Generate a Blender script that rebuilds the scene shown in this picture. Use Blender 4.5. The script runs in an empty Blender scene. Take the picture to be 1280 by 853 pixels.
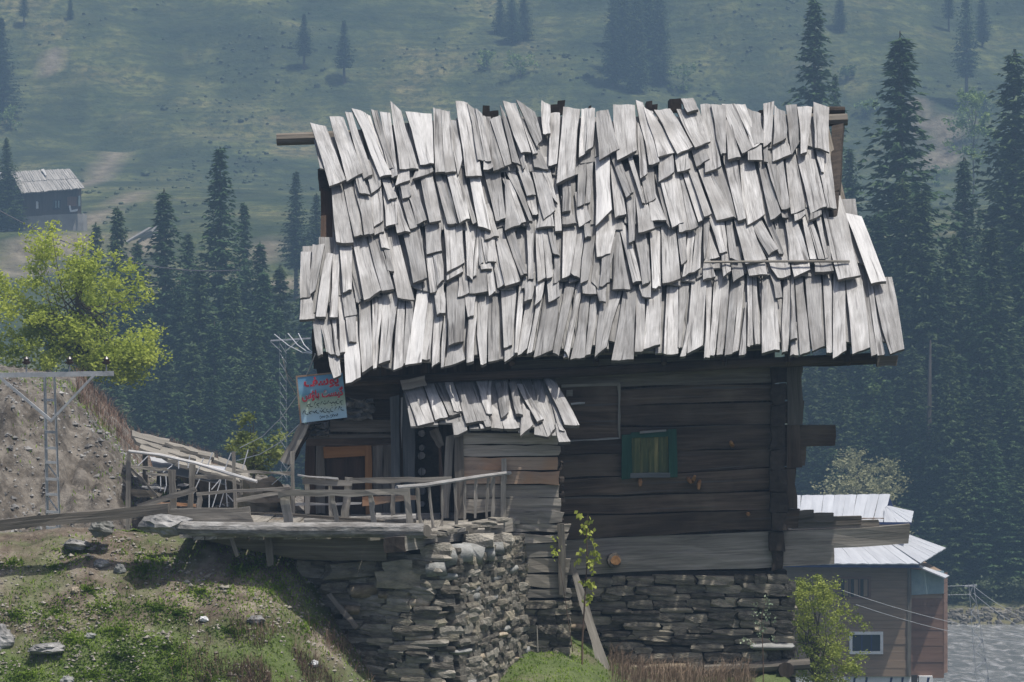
import bpy, math, random
from mathutils import Vector, Matrix, noise

R = random.Random(11)
sc = bpy.context.scene
COL = sc.collection
rad = math.radians

# ------------------------------------------------------------------ camera, sky, sun, exposure
cam_d = bpy.data.cameras.new('camera')
cam_d.lens = 101.25; cam_d.sensor_width = 36.0; cam_d.clip_start = 0.5; cam_d.clip_end = 4000
cam = bpy.data.objects.new('camera', cam_d); COL.objects.link(cam)
cam.rotation_euler = (rad(90), 0, 0)
sc.camera = cam

SUN = Vector((0.29, -0.18, 0.94)).normalized()          # direction towards the sun
el = math.asin(SUN.z); rot = math.atan2(SUN.x, SUN.y)
w = bpy.data.worlds.new('World'); sc.world = w; w.use_nodes = True
nt = w.node_tree
sky = nt.nodes.new('ShaderNodeTexSky'); sky.sky_type = 'NISHITA'; sky.sun_disc = False
sky.sun_elevation = el; sky.sun_rotation = rot; sky.altitude = 2000; sky.dust_density = 10.0; sky.air_density = .35; sky.ozone_density = 0.
nt.links.new(sky.outputs[0], nt.nodes['Background'].inputs[0])
nt.nodes['Background'].inputs[1].default_value = 0.15
sun_d = bpy.data.lights.new('sun', 'SUN'); sun_d.energy = 3.2; sun_d.angle = rad(0.6); sun_d.color = (1.0, 0.965, 0.91)
sun = bpy.data.objects.new('sun', sun_d); COL.objects.link(sun)
sun.rotation_euler = (-SUN).to_track_quat('-Z', 'Y').to_euler()
sun.location = (20, -10, 60)
vs = sc.view_settings
vs.view_transform = 'Standard'; vs.look = 'None'; vs.gamma = 1; vs.use_curve_mapping = False
vs.exposure = 0.80
sc.cycles.use_denoising = True
sc.cycles.max_bounces = 6; sc.cycles.diffuse_bounces = 3; sc.cycles.glossy_bounces = 2
sc.cycles.transmission_bounces = 3; sc.cycles.volume_bounces = 0; sc.cycles.transparent_max_bounces = 6
sc.cycles.sample_clamp_indirect = 4.0

# ------------------------------------------------------------------ helpers
F = 3600.0
def P(px, py, Y):
    """point at distance Y seen at photo pixel px, py"""
    return Vector(((px - 640) / F * Y, Y, (426.5 - py) / F * Y))
def X_(px, Y): return (px - 640) / F * Y
def Z_(py, Y): return (426.5 - py) / F * Y
def smooth(a, b, x):
    t = min(1, max(0, (x - a) / (b - a))); return t * t * (3 - 2 * t)
def interp(tab, x):
    if x <= tab[0][0]: return tab[0][1]
    for (a, b), (c, d) in zip(tab, tab[1:]):
        if x <= c: return b + (d - b) * (x - a) / (c - a)
    return tab[-1][1]
def fbm(x, y, z=0., o=3):
    s = 0; a = 1; f = 1
    for _ in range(o):
        s += a * noise.noise((x * f, y * f, z + 7.3 * _)); a *= .5; f *= 2.1
    return s

def mk(name, V, Fc, mat, parent=None, uv=None, smooth_=False, stuff=False):
    me = bpy.data.meshes.new(name)
    me.from_pydata([tuple(v) for v in V], [], Fc)
    if uv is not None:
        lay = me.uv_layers.new(name='UVMap')
        idx = [0] * len(me.loops); me.loops.foreach_get('vertex_index', idx)
        flat = []
        for i in idx: flat += [uv[i][0], uv[i][1]]
        lay.data.foreach_set('uv', flat)
    if smooth_: me.polygons.foreach_set('use_smooth', [True] * len(me.polygons))
    if mat: me.materials.append(mat)
    return link(name, me, parent, stuff)
def link(name, me, parent=None, stuff=False):
    o = bpy.data.objects.new(name, me); COL.objects.link(o)
    if parent is not None:
        o.parent = parent
        if parent.type == 'EMPTY': o.matrix_parent_inverse = Matrix.Translation(-parent.location)
    if stuff: o['kind'] = 'stuff'
    return o
def tag(o, label, cat, group=None):
    o['label'] = label; o['category'] = cat
    if group: o['group'] = group
    return o
def thing(name, label, cat, loc, group=None):
    o = bpy.data.objects.new(name, None); COL.objects.link(o); o.location = loc; o.empty_display_size = .2
    return tag(o, label, cat, group)
def structure(o): o['kind'] = 'structure'; return o

class MB:
    """collects shapes that make one mesh"""
    def __init__(s): s.V = []; s.F = []; s.U = []
    def add(s, V, Fc, U=None):
        n = len(s.V); s.V += V; s.F += [tuple(i + n for i in f) for f in Fc]
        s.U += U if U else [(0, 0)] * len(V); return s
    def build(s, name, mat, parent=None, smooth_=False, stuff=False):
        return mk(name, s.V, s.F, mat, parent, s.U, smooth_, stuff)

def slab(tl, tr, br, bl, th, nu=2, nv=3, jit=.006, bulge=0., grain='v', warp=0.):
    """irregular board: front face grid tl..bl, thickness vector th to the back"""
    tl, tr, br, bl, th = map(Vector, (tl, tr, br, bl, th))
    W = ((tr - tl).length + (br - bl).length) / 2; L = ((bl - tl).length + (br - tr).length) / 2
    n = -th.normalized(); eu = ((tr + br) - (tl + bl)).normalized(); ev = ((bl + br) - (tl + tr)).normalized()
    ox, oy = R.uniform(0, 50), R.uniform(0, 50)
    V = []; U = []; Fc = []
    wz = [R.gauss(0, warp) for _ in range(nv + 1)] if warp else [0] * (nv + 1)
    for j in range(nv + 1):
        t = j / nv
        for i in range(nu + 1):
            q = i / nu
            p = (tl * (1 - q) + tr * q) * (1 - t) + (bl * (1 - q) + br * q) * t
            p = p + eu * R.gauss(0, jit) + ev * R.gauss(0, jit) + n * (bulge * (1 - (2 * q - 1) ** 2 if grain == 'v' else bulge * (1 - (2 * t - 1) ** 2)) + R.gauss(0, jit * .5) + wz[j])
            V.append(p)
            U.append((q * W + ox, t * L + oy) if grain == 'v' else (t * L + ox, q * W + oy))
    for j in range(nv):
        for i in range(nu):
            a = j * (nu + 1) + i
            Fc.append((a, a + nu + 1, a + nu + 2, a + 1))
    ring = [i for i in range(nu + 1)] + [j * (nu + 1) + nu for j in range(1, nv + 1)] + [nv * (nu + 1) + i for i in range(nu - 1, -1, -1)] + [j * (nu + 1) for j in range(nv - 1, 0, -1)]
    b0 = len(V); k = len(ring)
    for r in ring:
        V.append(V[r] + th); U.append((U[r][0] + .07, U[r][1] + .013))
    for i in range(k):
        j = (i + 1) % k
        Fc.append((ring[i], ring[j], b0 + j, b0 + i))
    Fc.append(tuple(b0 + i for i in range(k)))
    return V, Fc, U
def board(name, c, Y, th, mat, parent, nu=2, nv=3, jit=.006, bulge=0., grain=None, warp=0.):
    """board with its front face at photo pixels c = 4 corners; Y one distance or one for each corner; th metres"""
    Ys = Y if isinstance(Y, (tuple, list)) else (Y,) * 4
    q = [P(c[i][0], c[i][1], Ys[i]) for i in range(4)]
    if grain is None:
        grain = 'v' if (q[3] - q[0]).length > (q[1] - q[0]).length else 'h'
    if grain == 'h' and nu < nv: nu, nv = nv, nu
    nrm = (q[1] - q[0]).cross(q[3] - q[0]).normalized()
    if nrm.y < 0: nrm = -nrm
    V, Fc, U = slab(*q, nrm * th, nu, nv, jit, bulge, grain, warp)
    return mk(name, V, Fc, mat, parent, U)
def rect(x0, y0, x1, y1, dy=0):
    return ((x0, y0), (x1, y0 + dy), (x1, y1 + dy), (x0, y1))

def tube(pts, rads, seg=8, jit=0., cap=True):
    pts = [Vector(p) for p in pts]
    if not isinstance(rads, (list, tuple)): rads = [rads] * len(pts)
    V = []; Fc = []; U = []; d = 0; ox, oy = R.uniform(0, 50), R.uniform(0, 50)
    ref = None
    for i, p in enumerate(pts):
        t = (pts[min(i + 1, len(pts) - 1)] - pts[max(i - 1, 0)]).normalized()
        if ref is None: ref = Vector((0, 0, 1)) if abs(t.z) < .9 else Vector((1, 0, 0))
        a = t.cross(ref).normalized(); b = a.cross(t); ref = b
        if i: d += (p - pts[i - 1]).length
        for k in range(seg):
            an = 2 * math.pi * k / seg
            r = rads[i] * (1 + R.gauss(0, jit) if jit else 1)
            V.append(p + (a * math.cos(an) + b * math.sin(an)) * r)
            U.append((abs(an - math.pi) * rads[i] + ox, d + oy))
    for i in range(len(pts) - 1):
        for k in range(seg):
            k2 = (k + 1) % seg
            Fc.append((i * seg + k, i * seg + k2, (i + 1) * seg + k2, (i + 1) * seg + k))
    if cap:
        Fc.append(tuple(range(seg))[::-1]); Fc.append(tuple((len(pts) - 1) * seg + k for k in range(seg)))
    return V, Fc, U
def pole(name, pts, rads, mat, parent=None, seg=8, jit=.05):
    V, Fc, U = tube(pts, rads, seg, jit)
    return mk(name, V, Fc, mat, parent, U)
def line(a, b, n): return [Vector(a).lerp(Vector(b), i / n) for i in range(n + 1)]
def sag(a, b, s, n=10):
    return [Vector(a).lerp(Vector(b), i / n) - Vector((0, 0, s * 4 * (i / n) * (1 - i / n))) for i in range(n + 1)]
def boxm(x0, y0, z0, x1, y1, z1):
    V = [Vector((x, y, z)) for z in (z0, z1) for y in (y0, y1) for x in (x0, x1)]
    return V, [(0, 2, 3, 1), (4, 5, 7, 6), (0, 1, 5, 4), (2, 6, 7, 3), (0, 4, 6, 2), (1, 3, 7, 5)], [(v.x, v.z) for v in V]

# ------------------------------------------------------------------ materials
def nodes(name, rough=.8):
    m = bpy.data.materials.new(name); m.use_nodes = True
    t = m.node_tree; b = t.nodes['Principled BSDF']; b.inputs['Roughness'].default_value = rough
    b.inputs['Specular IOR Level'].default_value = .25
    def N(kind, **kw):
        n = t.nodes.new('ShaderNode' + kind)
        for k, v in kw.items():
            if k in n.inputs: n.inputs[k].default_value = v
            else: setattr(n, k, v)
        return n
    return m, t, b, N
def ramp(N, stops):
    r = N('ValToRGB'); e = r.color_ramp.elements
    e[0].position, e[0].color = stops[0][0], (*stops[0][1], 1)
    e[1].position, e[1].color = stops[-1][0], (*stops[-1][1], 1)
    for p, c in stops[1:-1]:
        x = e.new(p); x.color = (*c, 1)
    return r
def wood(name, stops, across=34., along=1.6, bump=.35, var=.3, rough=.85, stain=None, stain_amt=.0, crack=0.):
    m, t, b, N = nodes(name, rough); L = t.links.new
    tc = N('TexCoord'); oi = N('ObjectInfo')
    mp = N('Mapping'); mp.inputs['Scale'].default_value = (across, along, 1); L(tc.outputs['UV'], mp.inputs[0])
    n1 = N('TexNoise', Scale=1., Detail=6., Roughness=.7, Distortion=.5); L(mp.outputs[0], n1.inputs[0])
    mp2 = N('Mapping'); mp2.inputs['Scale'].default_value = (across * .22, along * .7, 1); L(tc.outputs['UV'], mp2.inputs[0])
    n2 = N('TexNoise', Scale=1., Detail=3., Distortion=.8); L(mp2.outputs[0], n2.inputs[0])
    mx = N('Mix', data_type='FLOAT'); mx.inputs[0].default_value = .45
    L(n1.outputs[0], mx.inputs[2]); L(n2.outputs[0], mx.inputs[3])
    r = ramp(N, stops); L(mx.outputs[0], r.inputs[0]); col = r.outputs[0]
    if stain:
        n3 = N('TexNoise', Scale=1.1, Detail=4.); L(tc.outputs['UV'], n3.inputs[0])
        r3 = ramp(N, [(.48, (0, 0, 0)), (.68, (stain_amt,) * 3)]); L(n3.outputs[0], r3.inputs[0])
        m3 = N('Mix', data_type='RGBA'); L(r3.outputs[0], m3.inputs[0]); L(col, m3.inputs[6]); m3.inputs[7].default_value = (*stain, 1)
        col = m3.outputs[2]
    if crack:
        mc = N('Mapping'); mc.inputs['Scale'].default_value = (across * .55, along * .30, 1); L(tc.outputs['UV'], mc.inputs[0])
        nc = N('TexNoise', Scale=1., Detail=3., Roughness=.6, Distortion=.3); L(mc.outputs[0], nc.inputs[0])
        rc_ = ramp(N, [(.33, (1, 1, 1)), (.41, (0, 0, 0))]); L(nc.outputs[0], rc_.inputs[0])
        mu_ = N('Math', operation='MULTIPLY'); L(rc_.outputs[0], mu_.inputs[0]); mu_.inputs[1].default_value = crack
        m4 = N('Mix', data_type='RGBA'); L(mu_.outputs[0], m4.inputs[0]); L(col, m4.inputs[6]); m4.inputs[7].default_value = (.09, .085, .08, 1); col = m4.outputs[2]
    hs = N('HueSaturation'); ma = N('MapRange'); ma.inputs[3].default_value = 1 - var * .6; ma.inputs[4].default_value = 1 + var * .5
    L(oi.outputs['Random'], ma.inputs[0]); L(ma.outputs[0], hs.inputs['Value']); L(col, hs.inputs['Color'])
    L(hs.outputs[0], b.inputs['Base Color'])
    bp = N('Bump', Strength=bump, Distance=.02); L(mx.outputs[0], bp.inputs['Height']); L(bp.outputs[0], b.inputs['Normal'])
    return m
def mottled(name, stops, scale=3., detail=6., bump=.3, bscale=None, rough=.9, var=0., coord='Object', dist=.03, stretch=(1, 1, 1)):
    m, t, b, N = nodes(name, rough); L = t.links.new
    tc = N('TexCoord'); mp = N('Mapping'); mp.inputs['Scale'].default_value = stretch
    L(tc.outputs[coord], mp.inputs[0])
    n1 = N('TexNoise', Scale=scale, Detail=detail, Roughness=.65); L(mp.outputs[0], n1.inputs[0])
    oi = N('ObjectInfo')
    fac = n1.outputs[0]
    r = ramp(N, stops); col = r.outputs[0]
    if var:
        mu = N('Math', operation='MULTIPLY_ADD'); L(oi.outputs['Random'], mu.inputs[0]); mu.inputs[1].default_value = var
        sub = N('Math', operation='SUBTRACT'); L(fac, sub.inputs[0]); sub.inputs[1].default_value = var / 2
        L(sub.outputs[0], mu.inputs[2]); fac = mu.outputs[0]
    L(fac, r.inputs[0]); L(col, b.inputs['Base Color'])
    n2 = N('TexNoise', Scale=bscale or scale * 4, Detail=5.); L(mp.outputs[0], n2.inputs[0])
    bp = N('Bump', Strength=bump, Distance=dist); L(n2.outputs[0], bp.inputs['Height']); L(bp.outputs[0], b.inputs['Normal'])
    return m
def leafmat(name, c1, c2, trans=.35, scale=.8):
    m, t, b, N = nodes(name, .6); L = t.links.new
    tc = N('TexCoord'); n1 = N('TexNoise', Scale=scale, Detail=4.); L(tc.outputs['Object'], n1.inputs[0])
    r = ramp(N, [(.32, c1), (.68, c2)]); L(n1.outputs[0], r.inputs[0])
    oi = N('ObjectInfo'); hs = N('HueSaturation'); ma = N('MapRange'); ma.inputs[3].default_value = .78; ma.inputs[4].default_value = 1.25
    L(oi.outputs['Random'], ma.inputs[0]); L(ma.outputs[0], hs.inputs['Value']); L(r.outputs[0], hs.inputs['Color']); L(hs.outputs[0], b.inputs['Base Color'])
    if trans:
        tr = N('BsdfTranslucent'); L(hs.outputs[0], tr.inputs[0]); ms = N('MixShader', Fac=trans)
        L(b.outputs[0], ms.inputs[1]); L(tr.outputs[0], ms.inputs[2])
        L(ms.outputs[0], t.nodes['Material Output'].inputs[0])
    return m
def plain(name, c, rough=.7, metal=0.):
    m, t, b, N = nodes(name, rough); b.inputs['Base Color'].default_value = (*c, 1); b.inputs['Metallic'].default_value = metal
    return m

M = {}
M['shingle'] = wood('weathered_shingle', [(.28, (.125, .119, .11)), (.42, (.29, .281, .266)), (.55, (.42, .411, .394)), (.72, (.55, .541, .52))], 34, 2.0, 1., .55, stain=(.20, .19, .175), stain_amt=.7, crack=.85)
M['shingle_pale'] = wood('pale_shingle', [(.25, (.32, .31, .295)), (.5, (.53, .52, .50)), (.75, (.66, .65, .625))], 36, 2.2, .8, .12, crack=.7)
M['shingle_edge'] = wood('shingle_edge_wood', [(.3, (.06, .053, .045)), (.5, (.14, .128, .112)), (.75, (.24, .222, .20))], 30, 3, .8, .3)  # dark edge wood; its colour also carries the shade on down-facing ends
M['grey'] = wood('grey_timber', [(.3, (.10, .09, .075)), (.5, (.24, .22, .185)), (.72, (.40, .37, .32))], 28, 1.2, .7, .4, crack=.6)
M['greydark'] = wood('dark_grey_timber', [(.3, (.055, .047, .038)), (.5, (.14, .123, .10)), (.72, (.25, .225, .19))], 26, 1.0, .7, .4, crack=.6)
M['darklog'] = wood('smoke_dark_timber', [(.3, (.024, .016, .011)), (.48, (.070, .048, .034)), (.70, (.17, .125, .09))], 22, .8, .9, .6, stain=(.17, .135, .10), stain_amt=.6, crack=.85)
M['endgrain'] = wood('dark_log_end', [(.3, (.014, .011, .009)), (.6, (.055, .043, .034))], 14, 14, .6, .3)
M['warm'] = wood('warm_plank', [(.3, (.16, .12, .09)), (.5, (.30, .225, .165)), (.72, (.44, .33, .235))], 20, 1.1, .5, .25, stain=(.38, .19, .09), stain_amt=.9)
M['tan'] = wood('tan_grey_plank', [(.3, (.13, .115, .095)), (.5, (.29, .26, .215)), (.72, (.45, .41, .345))], 26, 1.1, .7, .35, crack=.6)
M['orange'] = wood('orange_door_wood', [(.3, (.16, .075, .03)), (.55, (.30, .15, .06)), (.75, (.36, .20, .09))], 20, 1.2, .3, .15)
M['door'] = wood('brown_door_wood', [(.3, (.03, .02, .015)), (.6, (.075, .048, .035))], 16, 1, .4, .2)
M['blue'] = wood('blue_grey_post_wood', [(.3, (.05, .055, .056)), (.5, (.105, .115, .118)), (.72, (.18, .19, .19))], 28, 1, .4, .2)
M['brown'] = wood('brown_board_wood', [(.3, (.035, .022, .015)), (.6, (.085, .054, .038))], 22, 1.2, .5, .25)
M['green'] = wood('green_painted_wood', [(.28, (.012, .036, .026)), (.5, (.022, .078, .054)), (.8, (.06, .13, .09))], 20, 1.5, .3, .1)
M['greenold'] = wood('peeling_green_wood', [(.3, (.03, .06, .035)), (.48, (.08, .10, .045)), (.6, (.25, .22, .09)), (.75, (.36, .31, .15))], 16, .8, .3, .2)
M['bark'] = mottled('log_bark', [(.3, (.07, .065, .058)), (.55, (.19, .18, .165)), (.7, (.33, .32, .30))], 9, 6, .8, 22, .9, .1, stretch=(.35, 1, 1))
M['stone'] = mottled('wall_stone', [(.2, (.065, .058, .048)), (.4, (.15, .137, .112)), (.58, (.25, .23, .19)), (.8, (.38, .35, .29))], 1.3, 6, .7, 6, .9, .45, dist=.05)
M['stone_brown'] = mottled('brown_wall_slate', [(.2, (.052, .047, .039)), (.42, (.14, .126, .10)), (.6, (.25, .224, .172)), (.82, (.38, .335, .245))], 1.3, 6, .7, 6, .9, .45, dist=.05)  # slightly darker and browner than the other wall stone
M['stone_pale'] = mottled('pale_river_stone', [(.3, (.14, .14, .13)), (.6, (.27, .27, .25)), (.8, (.38, .38, .36))], 1.6, 6, .4, 8, .8, .3, dist=.03)
M['stone_tan'] = mottled('tan_stone', [(.3, (.18, .14, .09)), (.6, (.34, .28, .20)), (.8, (.45, .40, .31))], 1.6, 6, .4, 8, .8, .3, dist=.03)
M['mortar'] = mottled('wall_core_earth', [(.3, (.022, .021, .019)), (.7, (.055, .05, .043))], 6, 5, .6, 20)
M['boulder'] = mottled('boulder_stone', [(.3, (.08, .08, .08)), (.5, (.20, .195, .185)), (.7, (.42, .41, .39))], 2.2, 8, .6, 9, .85, .1, dist=.05)
M['leaf_spring'] = leafmat('spring_leaf', (.25, .31, .045), (.48, .53, .10), .5, .5)
M['leaf_yellow'] = leafmat('yellow_green_leaf', (.36, .44, .06), (.58, .62, .13), .4, 3)
M['leaf_bush'] = leafmat('bush_leaf', (.17, .22, .04), (.38, .42, .085), .4, 1.2)
M['leaf_pale'] = leafmat('pale_shrub_leaf', (.20, .21, .10), (.40, .39, .21), .3, .3)
M['leaf_mid'] = leafmat('mid_green_leaf', (.10, .16, .035), (.20, .27, .07), .3, .2)
M['leaf_dark'] = leafmat('dark_bush_leaf', (.035, .05, .025), (.085, .11, .045), .2, .3)
M['leaf_grey'] = leafmat('grey_green_leaf', (.16, .22, .14), (.40, .45, .30), .3, 3)
M['needle'] = leafmat('conifer_needle', (.026, .056, .022), (.074, .130, .044), .2, .12)
M['needle2'] = leafmat('conifer_needle_olive', (.034, .060, .022), (.088, .130, .044), .18, .12)
M['trunk'] = mottled('tree_bark', [(.3, (.05, .042, .035)), (.7, (.14, .12, .10))], 6, 5, .6, 18, stretch=(1, 1, .3))
M['grass'] = leafmat('fresh_grass', (.10, .17, .025), (.27, .37, .06), .45, 2.2)
M['drygrass'] = leafmat('dry_grass', (.17, .12, .085), (.30, .22, .15), .2, 1.2)
M['twig'] = leafmat('dry_twig', (.085, .052, .038), (.19, .125, .085), 0, 1.2)
M['metal_roof'] = wood('zinc_sheet', [(.3, (.36, .37, .39)), (.7, (.52, .535, .555))], 5, .5, .03, .10, .5)
M['steel'] = mottled('galvanised_steel', [(.3, (.28, .29, .30)), (.7, (.46, .47, .48))], 5, 4, .1, 20, .55)
M['wire'] = plain('pale_cable', (.62, .63, .64), .5)
M['wiredark'] = plain('dark_cable', (.06, .06, .07), .6)
M['white'] = mottled('white_paint', [(.3, (.60, .60, .60)), (.7, (.78, .78, .77))], 5, 4, .1, 20, .6)
M['ceramic'] = plain('brown_insulator', (.05, .035, .03), .25)
M['glass'] = plain('dark_window_glass', (.03, .035, .04), .08)
M['plaster'] = mottled('grey_plaster', [(.3, (.20, .19, .18)), (.7, (.32, .31, .29))], .8, 6, .3, 5)
M['farwood'] = wood('far_house_timber', [(.3, (.045, .037, .032)), (.6, (.12, .10, .088)), (.8, (.17, .15, .13))], 6, .6, .2, .2)
M['farshingle'] = wood('far_house_shingle', [(.3, (.18, .17, .155)), (.6, (.38, .365, .34)), (.8, (.46, .45, .42))], 5, .5, .3, .25)
M['house_brown'] = wood('brown_weatherboard', [(.3, (.17, .118, .08)), (.6, (.29, .21, .145)), (.8, (.36, .27, .195))], 9, .5, .2, .14)
M['house_red'] = wood('red_weatherboard', [(.3, (.14, .085, .062)), (.6, (.23, .14, .102)), (.8, (.29, .185, .14))], 9, .5, .2, .14)
M['blue_panel'] = mottled('pale_blue_sheet', [(.3, (.20, .28, .31)), (.7, (.32, .40, .42))], 2, 4, .1, 10, .6)
M['navy'] = plain('navy_paint', (.02, .03, .10), .5)
M['cloth'] = mottled('dusty_plastic_sheet', [(.3, (.05, .05, .048)), (.6, (.20, .195, .18)), (.8, (.45, .44, .42))], 7, 5, .4, 20, .6)
M['orange_peg'] = mottled('cut_pine', [(.3, (.16, .075, .03)), (.7, (.36, .20, .085))], 14, 4, .2, 30, .7)

# ------------------------------------------------------------------ terrain
HP = [(-30, -1.8), (0, -1.8), (12, -2.6), (30, -6.6), (45, -7.6), (62, -7.6), (85, -11.2), (112, -15.6), (122, -17.2), (128, -19.0), (168, -19.0), (172.5, -16.8),
      (178, -15.4), (186, -13.4), (212, -9.5), (250, 0), (288, 11), (350, 17.5), (395, 21), (425, 31), (470, 55), (520, 84), (600, 120), (700, 138), (950, 144)]
def hgt(x, y):
    z = interp(HP, y)
    k = smooth(200, 330, y)
    if k > 0:
        z += k * (3.0 * fbm(x * .012, y * .010, 1.0, 3))
        z += smooth(385, 460, y) * 8 * fbm(x * .011 + 4, y * .004, 5.0, 3)
        z += smooth(385, 430, y) * 4.5 * fbm(x * .030 + y * .022, y * .007, 12.0, 3)
        z += smooth(385, 430, y) * .9 * fbm(x * .05, y * .12, 2.0, 3)
    elif y > 170: z += .5 * fbm(x * .08, y * .08, 3.0, 2)
    # flat shelf of the far farmhouse
    s = math.exp(-(((x + 47) / 11) ** 4) - (((y - 290) / 9) ** 4))
    return z * (1 - s) + 11.0 * s
def hit(px, py, y0=190, y1=945):
    y = y0
    while y < y1:
        if hgt(X_(px, y), y) >= Z_(py, y): return y
        y += 2.0
    return y1
ys = [-30, -10, 0, 8, 16, 24, 30, 36, 42, 48, 54]
y = 58.
while y < 960: ys.append(y); y += 2.2 if y < 200 else (2.6 if y < 385 else (1.3 if y < 540 else 7))
xs = [-300 + 3.0 * i for i in range(201)]
SOIL = [  # px, py, rx, ry : bare soil and tracks on the far slopes
    (118, 225, 14, 26), (128, 262, 20, 24), (100, 300, 40, 5), (60, 318, 60, 6), (30, 345, 40, 5), (175, 300, 30, 12), (340, 315, 20, 16), (355, 355, 12, 8),
    (205, 275, 12, 8), (1185, 172, 26, 24), (1170, 205, 34, 5), (1150, 150, 18, 20), (60, 90, 10, 14), (700, 80, 8, 10)]
SH = []
for a in SOIL:
    d = hit(a[0], a[1]); d2 = hit(a[0], a[1] - a[3]); d3 = hit(a[0], a[1] + a[3])
    SH.append((X_(a[0], d), d, a[2] / F * d, max(3., abs(d2 - d3) / 2)))
V = []; soil = []
for y in ys:
    for x in xs:
        V.append((x, y, hgt(x, y)))
        s = 0
        if y > 170:
            n = .55 * fbm(x * .09, y * .06, 9.0, 3)
            for (cx, cy, rx, ry) in SH:
                if abs(x - cx) < rx * 2 and abs(y - cy) < ry * 2:
                    s = max(s, 1 - smooth(.6, 1.15, math.hypot((x - cx) / rx, (y - cy) / ry) + n))
            if 168 < y < 182: s = max(s, .45 * (1 - smooth(173, 177, y)))
        soil.append(s)
nx = len(xs)
Fc = [(j * nx + i, j * nx + i + 1, (j + 1) * nx + i + 1, (j + 1) * nx + i) for j in range(len(ys) - 1) for i in range(nx - 1)]

def terrain_mat():
    m, t, b, N = nodes('valley_grassland', .95); L = t.links.new
    tc = N('TexCoord'); at = N('Attribute'); at.attribute_name = 'soil'
    n1 = N('TexNoise', Scale=.05, Detail=8., Roughness=.68); L(tc.outputs['Object'], n1.inputs[0])
    r1 = ramp(N, [(.36, (.014, .028, .012)), (.45, (.040, .058, .022)), (.54, (.084, .100, .038)), (.66, (.140, .132, .066))]); L(n1.outputs[0], r1.inputs[0])
    mp = N('Mapping'); mp.inputs['Scale'].default_value = (.10, .10, 1.3); L(tc.outputs['Object'], mp.inputs[0])
    n2 = N('TexNoise', Scale=1., Detail=5., Roughness=.6); L(mp.outputs[0], n2.inputs[0])        # sheep tracks along the contours
    r2 = ramp(N, [(.36, (.62, .62, .62)), (.62, (1.3, 1.25, 1.2))]); L(n2.outputs[0], r2.inputs[0])
    mu = N('Mix', data_type='RGBA', blend_type='MULTIPLY'); mu.inputs[0].default_value = 1.; L(r1.outputs[0], mu.inputs[6]); L(r2.outputs[0], mu.inputs[7])
    mpv = N('Mapping'); mpv.inputs['Scale'].default_value = (.16, .02, .03); mpv.inputs['Rotation'].default_value = (0, 0, .35); L(tc.outputs['Object'], mpv.inputs[0])
    nv_ = N('TexNoise', Scale=1., Detail=5., Roughness=.65); L(mpv.outputs[0], nv_.inputs[0])               # runnels down the slope
    rv_ = ramp(N, [(.38, (.66, .70, .66)), (.62, (1.3, 1.22, 1.15))]); L(nv_.outputs[0], rv_.inputs[0])
    muv = N('Mix', data_type='RGBA', blend_type='MULTIPLY'); muv.inputs[0].default_value = 1.; L(mu.outputs[2], muv.inputs[6]); L(rv_.outputs[0], muv.inputs[7]); mu = muv
    n3 = N('TexNoise', Scale=.75, Detail=6., Roughness=.75); L(tc.outputs['Object'], n3.inputs[0])
    r3 = ramp(N, [(.46, (0, 0, 0)), (.58, (.9, .9, .9))]); L(n3.outputs[0], r3.inputs[0])
    m2 = N('Mix', data_type='RGBA'); L(r3.outputs[0], m2.inputs[0]); L(mu.outputs[2], m2.inputs[6]); m2.inputs[7].default_value = (.030, .044, .022, 1)
    n4 = N('TexNoise', Scale=.6, Detail=5.); L(tc.outputs['Object'], n4.inputs[0])
    r4 = ramp(N, [(.35, (.15, .115, .085)), (.65, (.29, .24, .185))]); L(n4.outputs[0], r4.inputs[0])
    sm = N('Math', operation='MULTIPLY'); L(at.outputs['Fac'], sm.inputs[0]); sm.inputs[1].default_value = .7
    m3 = N('Mix', data_type='RGBA'); L(sm.outputs[0], m3.inputs[0]); L(m2.outputs[2], m3.inputs[6]); L(r4.outputs[0], m3.inputs[7])
    L(m3.outputs[2], b.inputs['Base Color'])
    n5 = N('TexNoise', Scale=.9, Detail=4.); L(tc.outputs['Object'], n5.inputs[0])
    bp = N('Bump', Strength=.7, Distance=.8); L(n5.outputs[0], bp.inputs['Height']); L(bp.outputs[0], b.inputs['Normal'])
    return m
g = structure(mk('ground', V, Fc, terrain_mat(), None, None, True))
a = g.data.attributes.new('soil', 'FLOAT', 'POINT'); a.data.foreach_set('value', soil)

def water_mat():
    m, t, b, N = nodes('silty_river_water', .16); L = t.links.new
    b.inputs['Base Color'].default_value = (.20, .21, .205, 1); b.inputs['Specular IOR Level'].default_value = .5
    tc = N('TexCoord'); mp = N('Mapping'); mp.inputs['Scale'].default_value = (1.3, .5, 1); L(tc.outputs['Object'], mp.inputs[0])
    n1 = N('TexNoise', Scale=1.3, Detail=6., Distortion=.6); L(mp.outputs[0], n1.inputs[0])
    r = ramp(N, [(.40, (.17, .18, .18)), (.56, (.27, .275, .27)), (.70, (.50, .50, .50))]); L(n1.outputs[0], r.inputs[0]); L(r.outputs[0], b.inputs['Base Color'])
    bp = N('Bump', Strength=.55, Distance=.3); L(n1.outputs[0], bp.inputs['Height']); L(bp.outputs[0], b.inputs['Normal'])
    return m
structure(mk('river', [(-298, 118, -16.9), (298, 118, -16.9), (298, 176, -16.9), (-298, 176, -16.9)], [(0, 1, 2, 3)], water_mat()))

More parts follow.
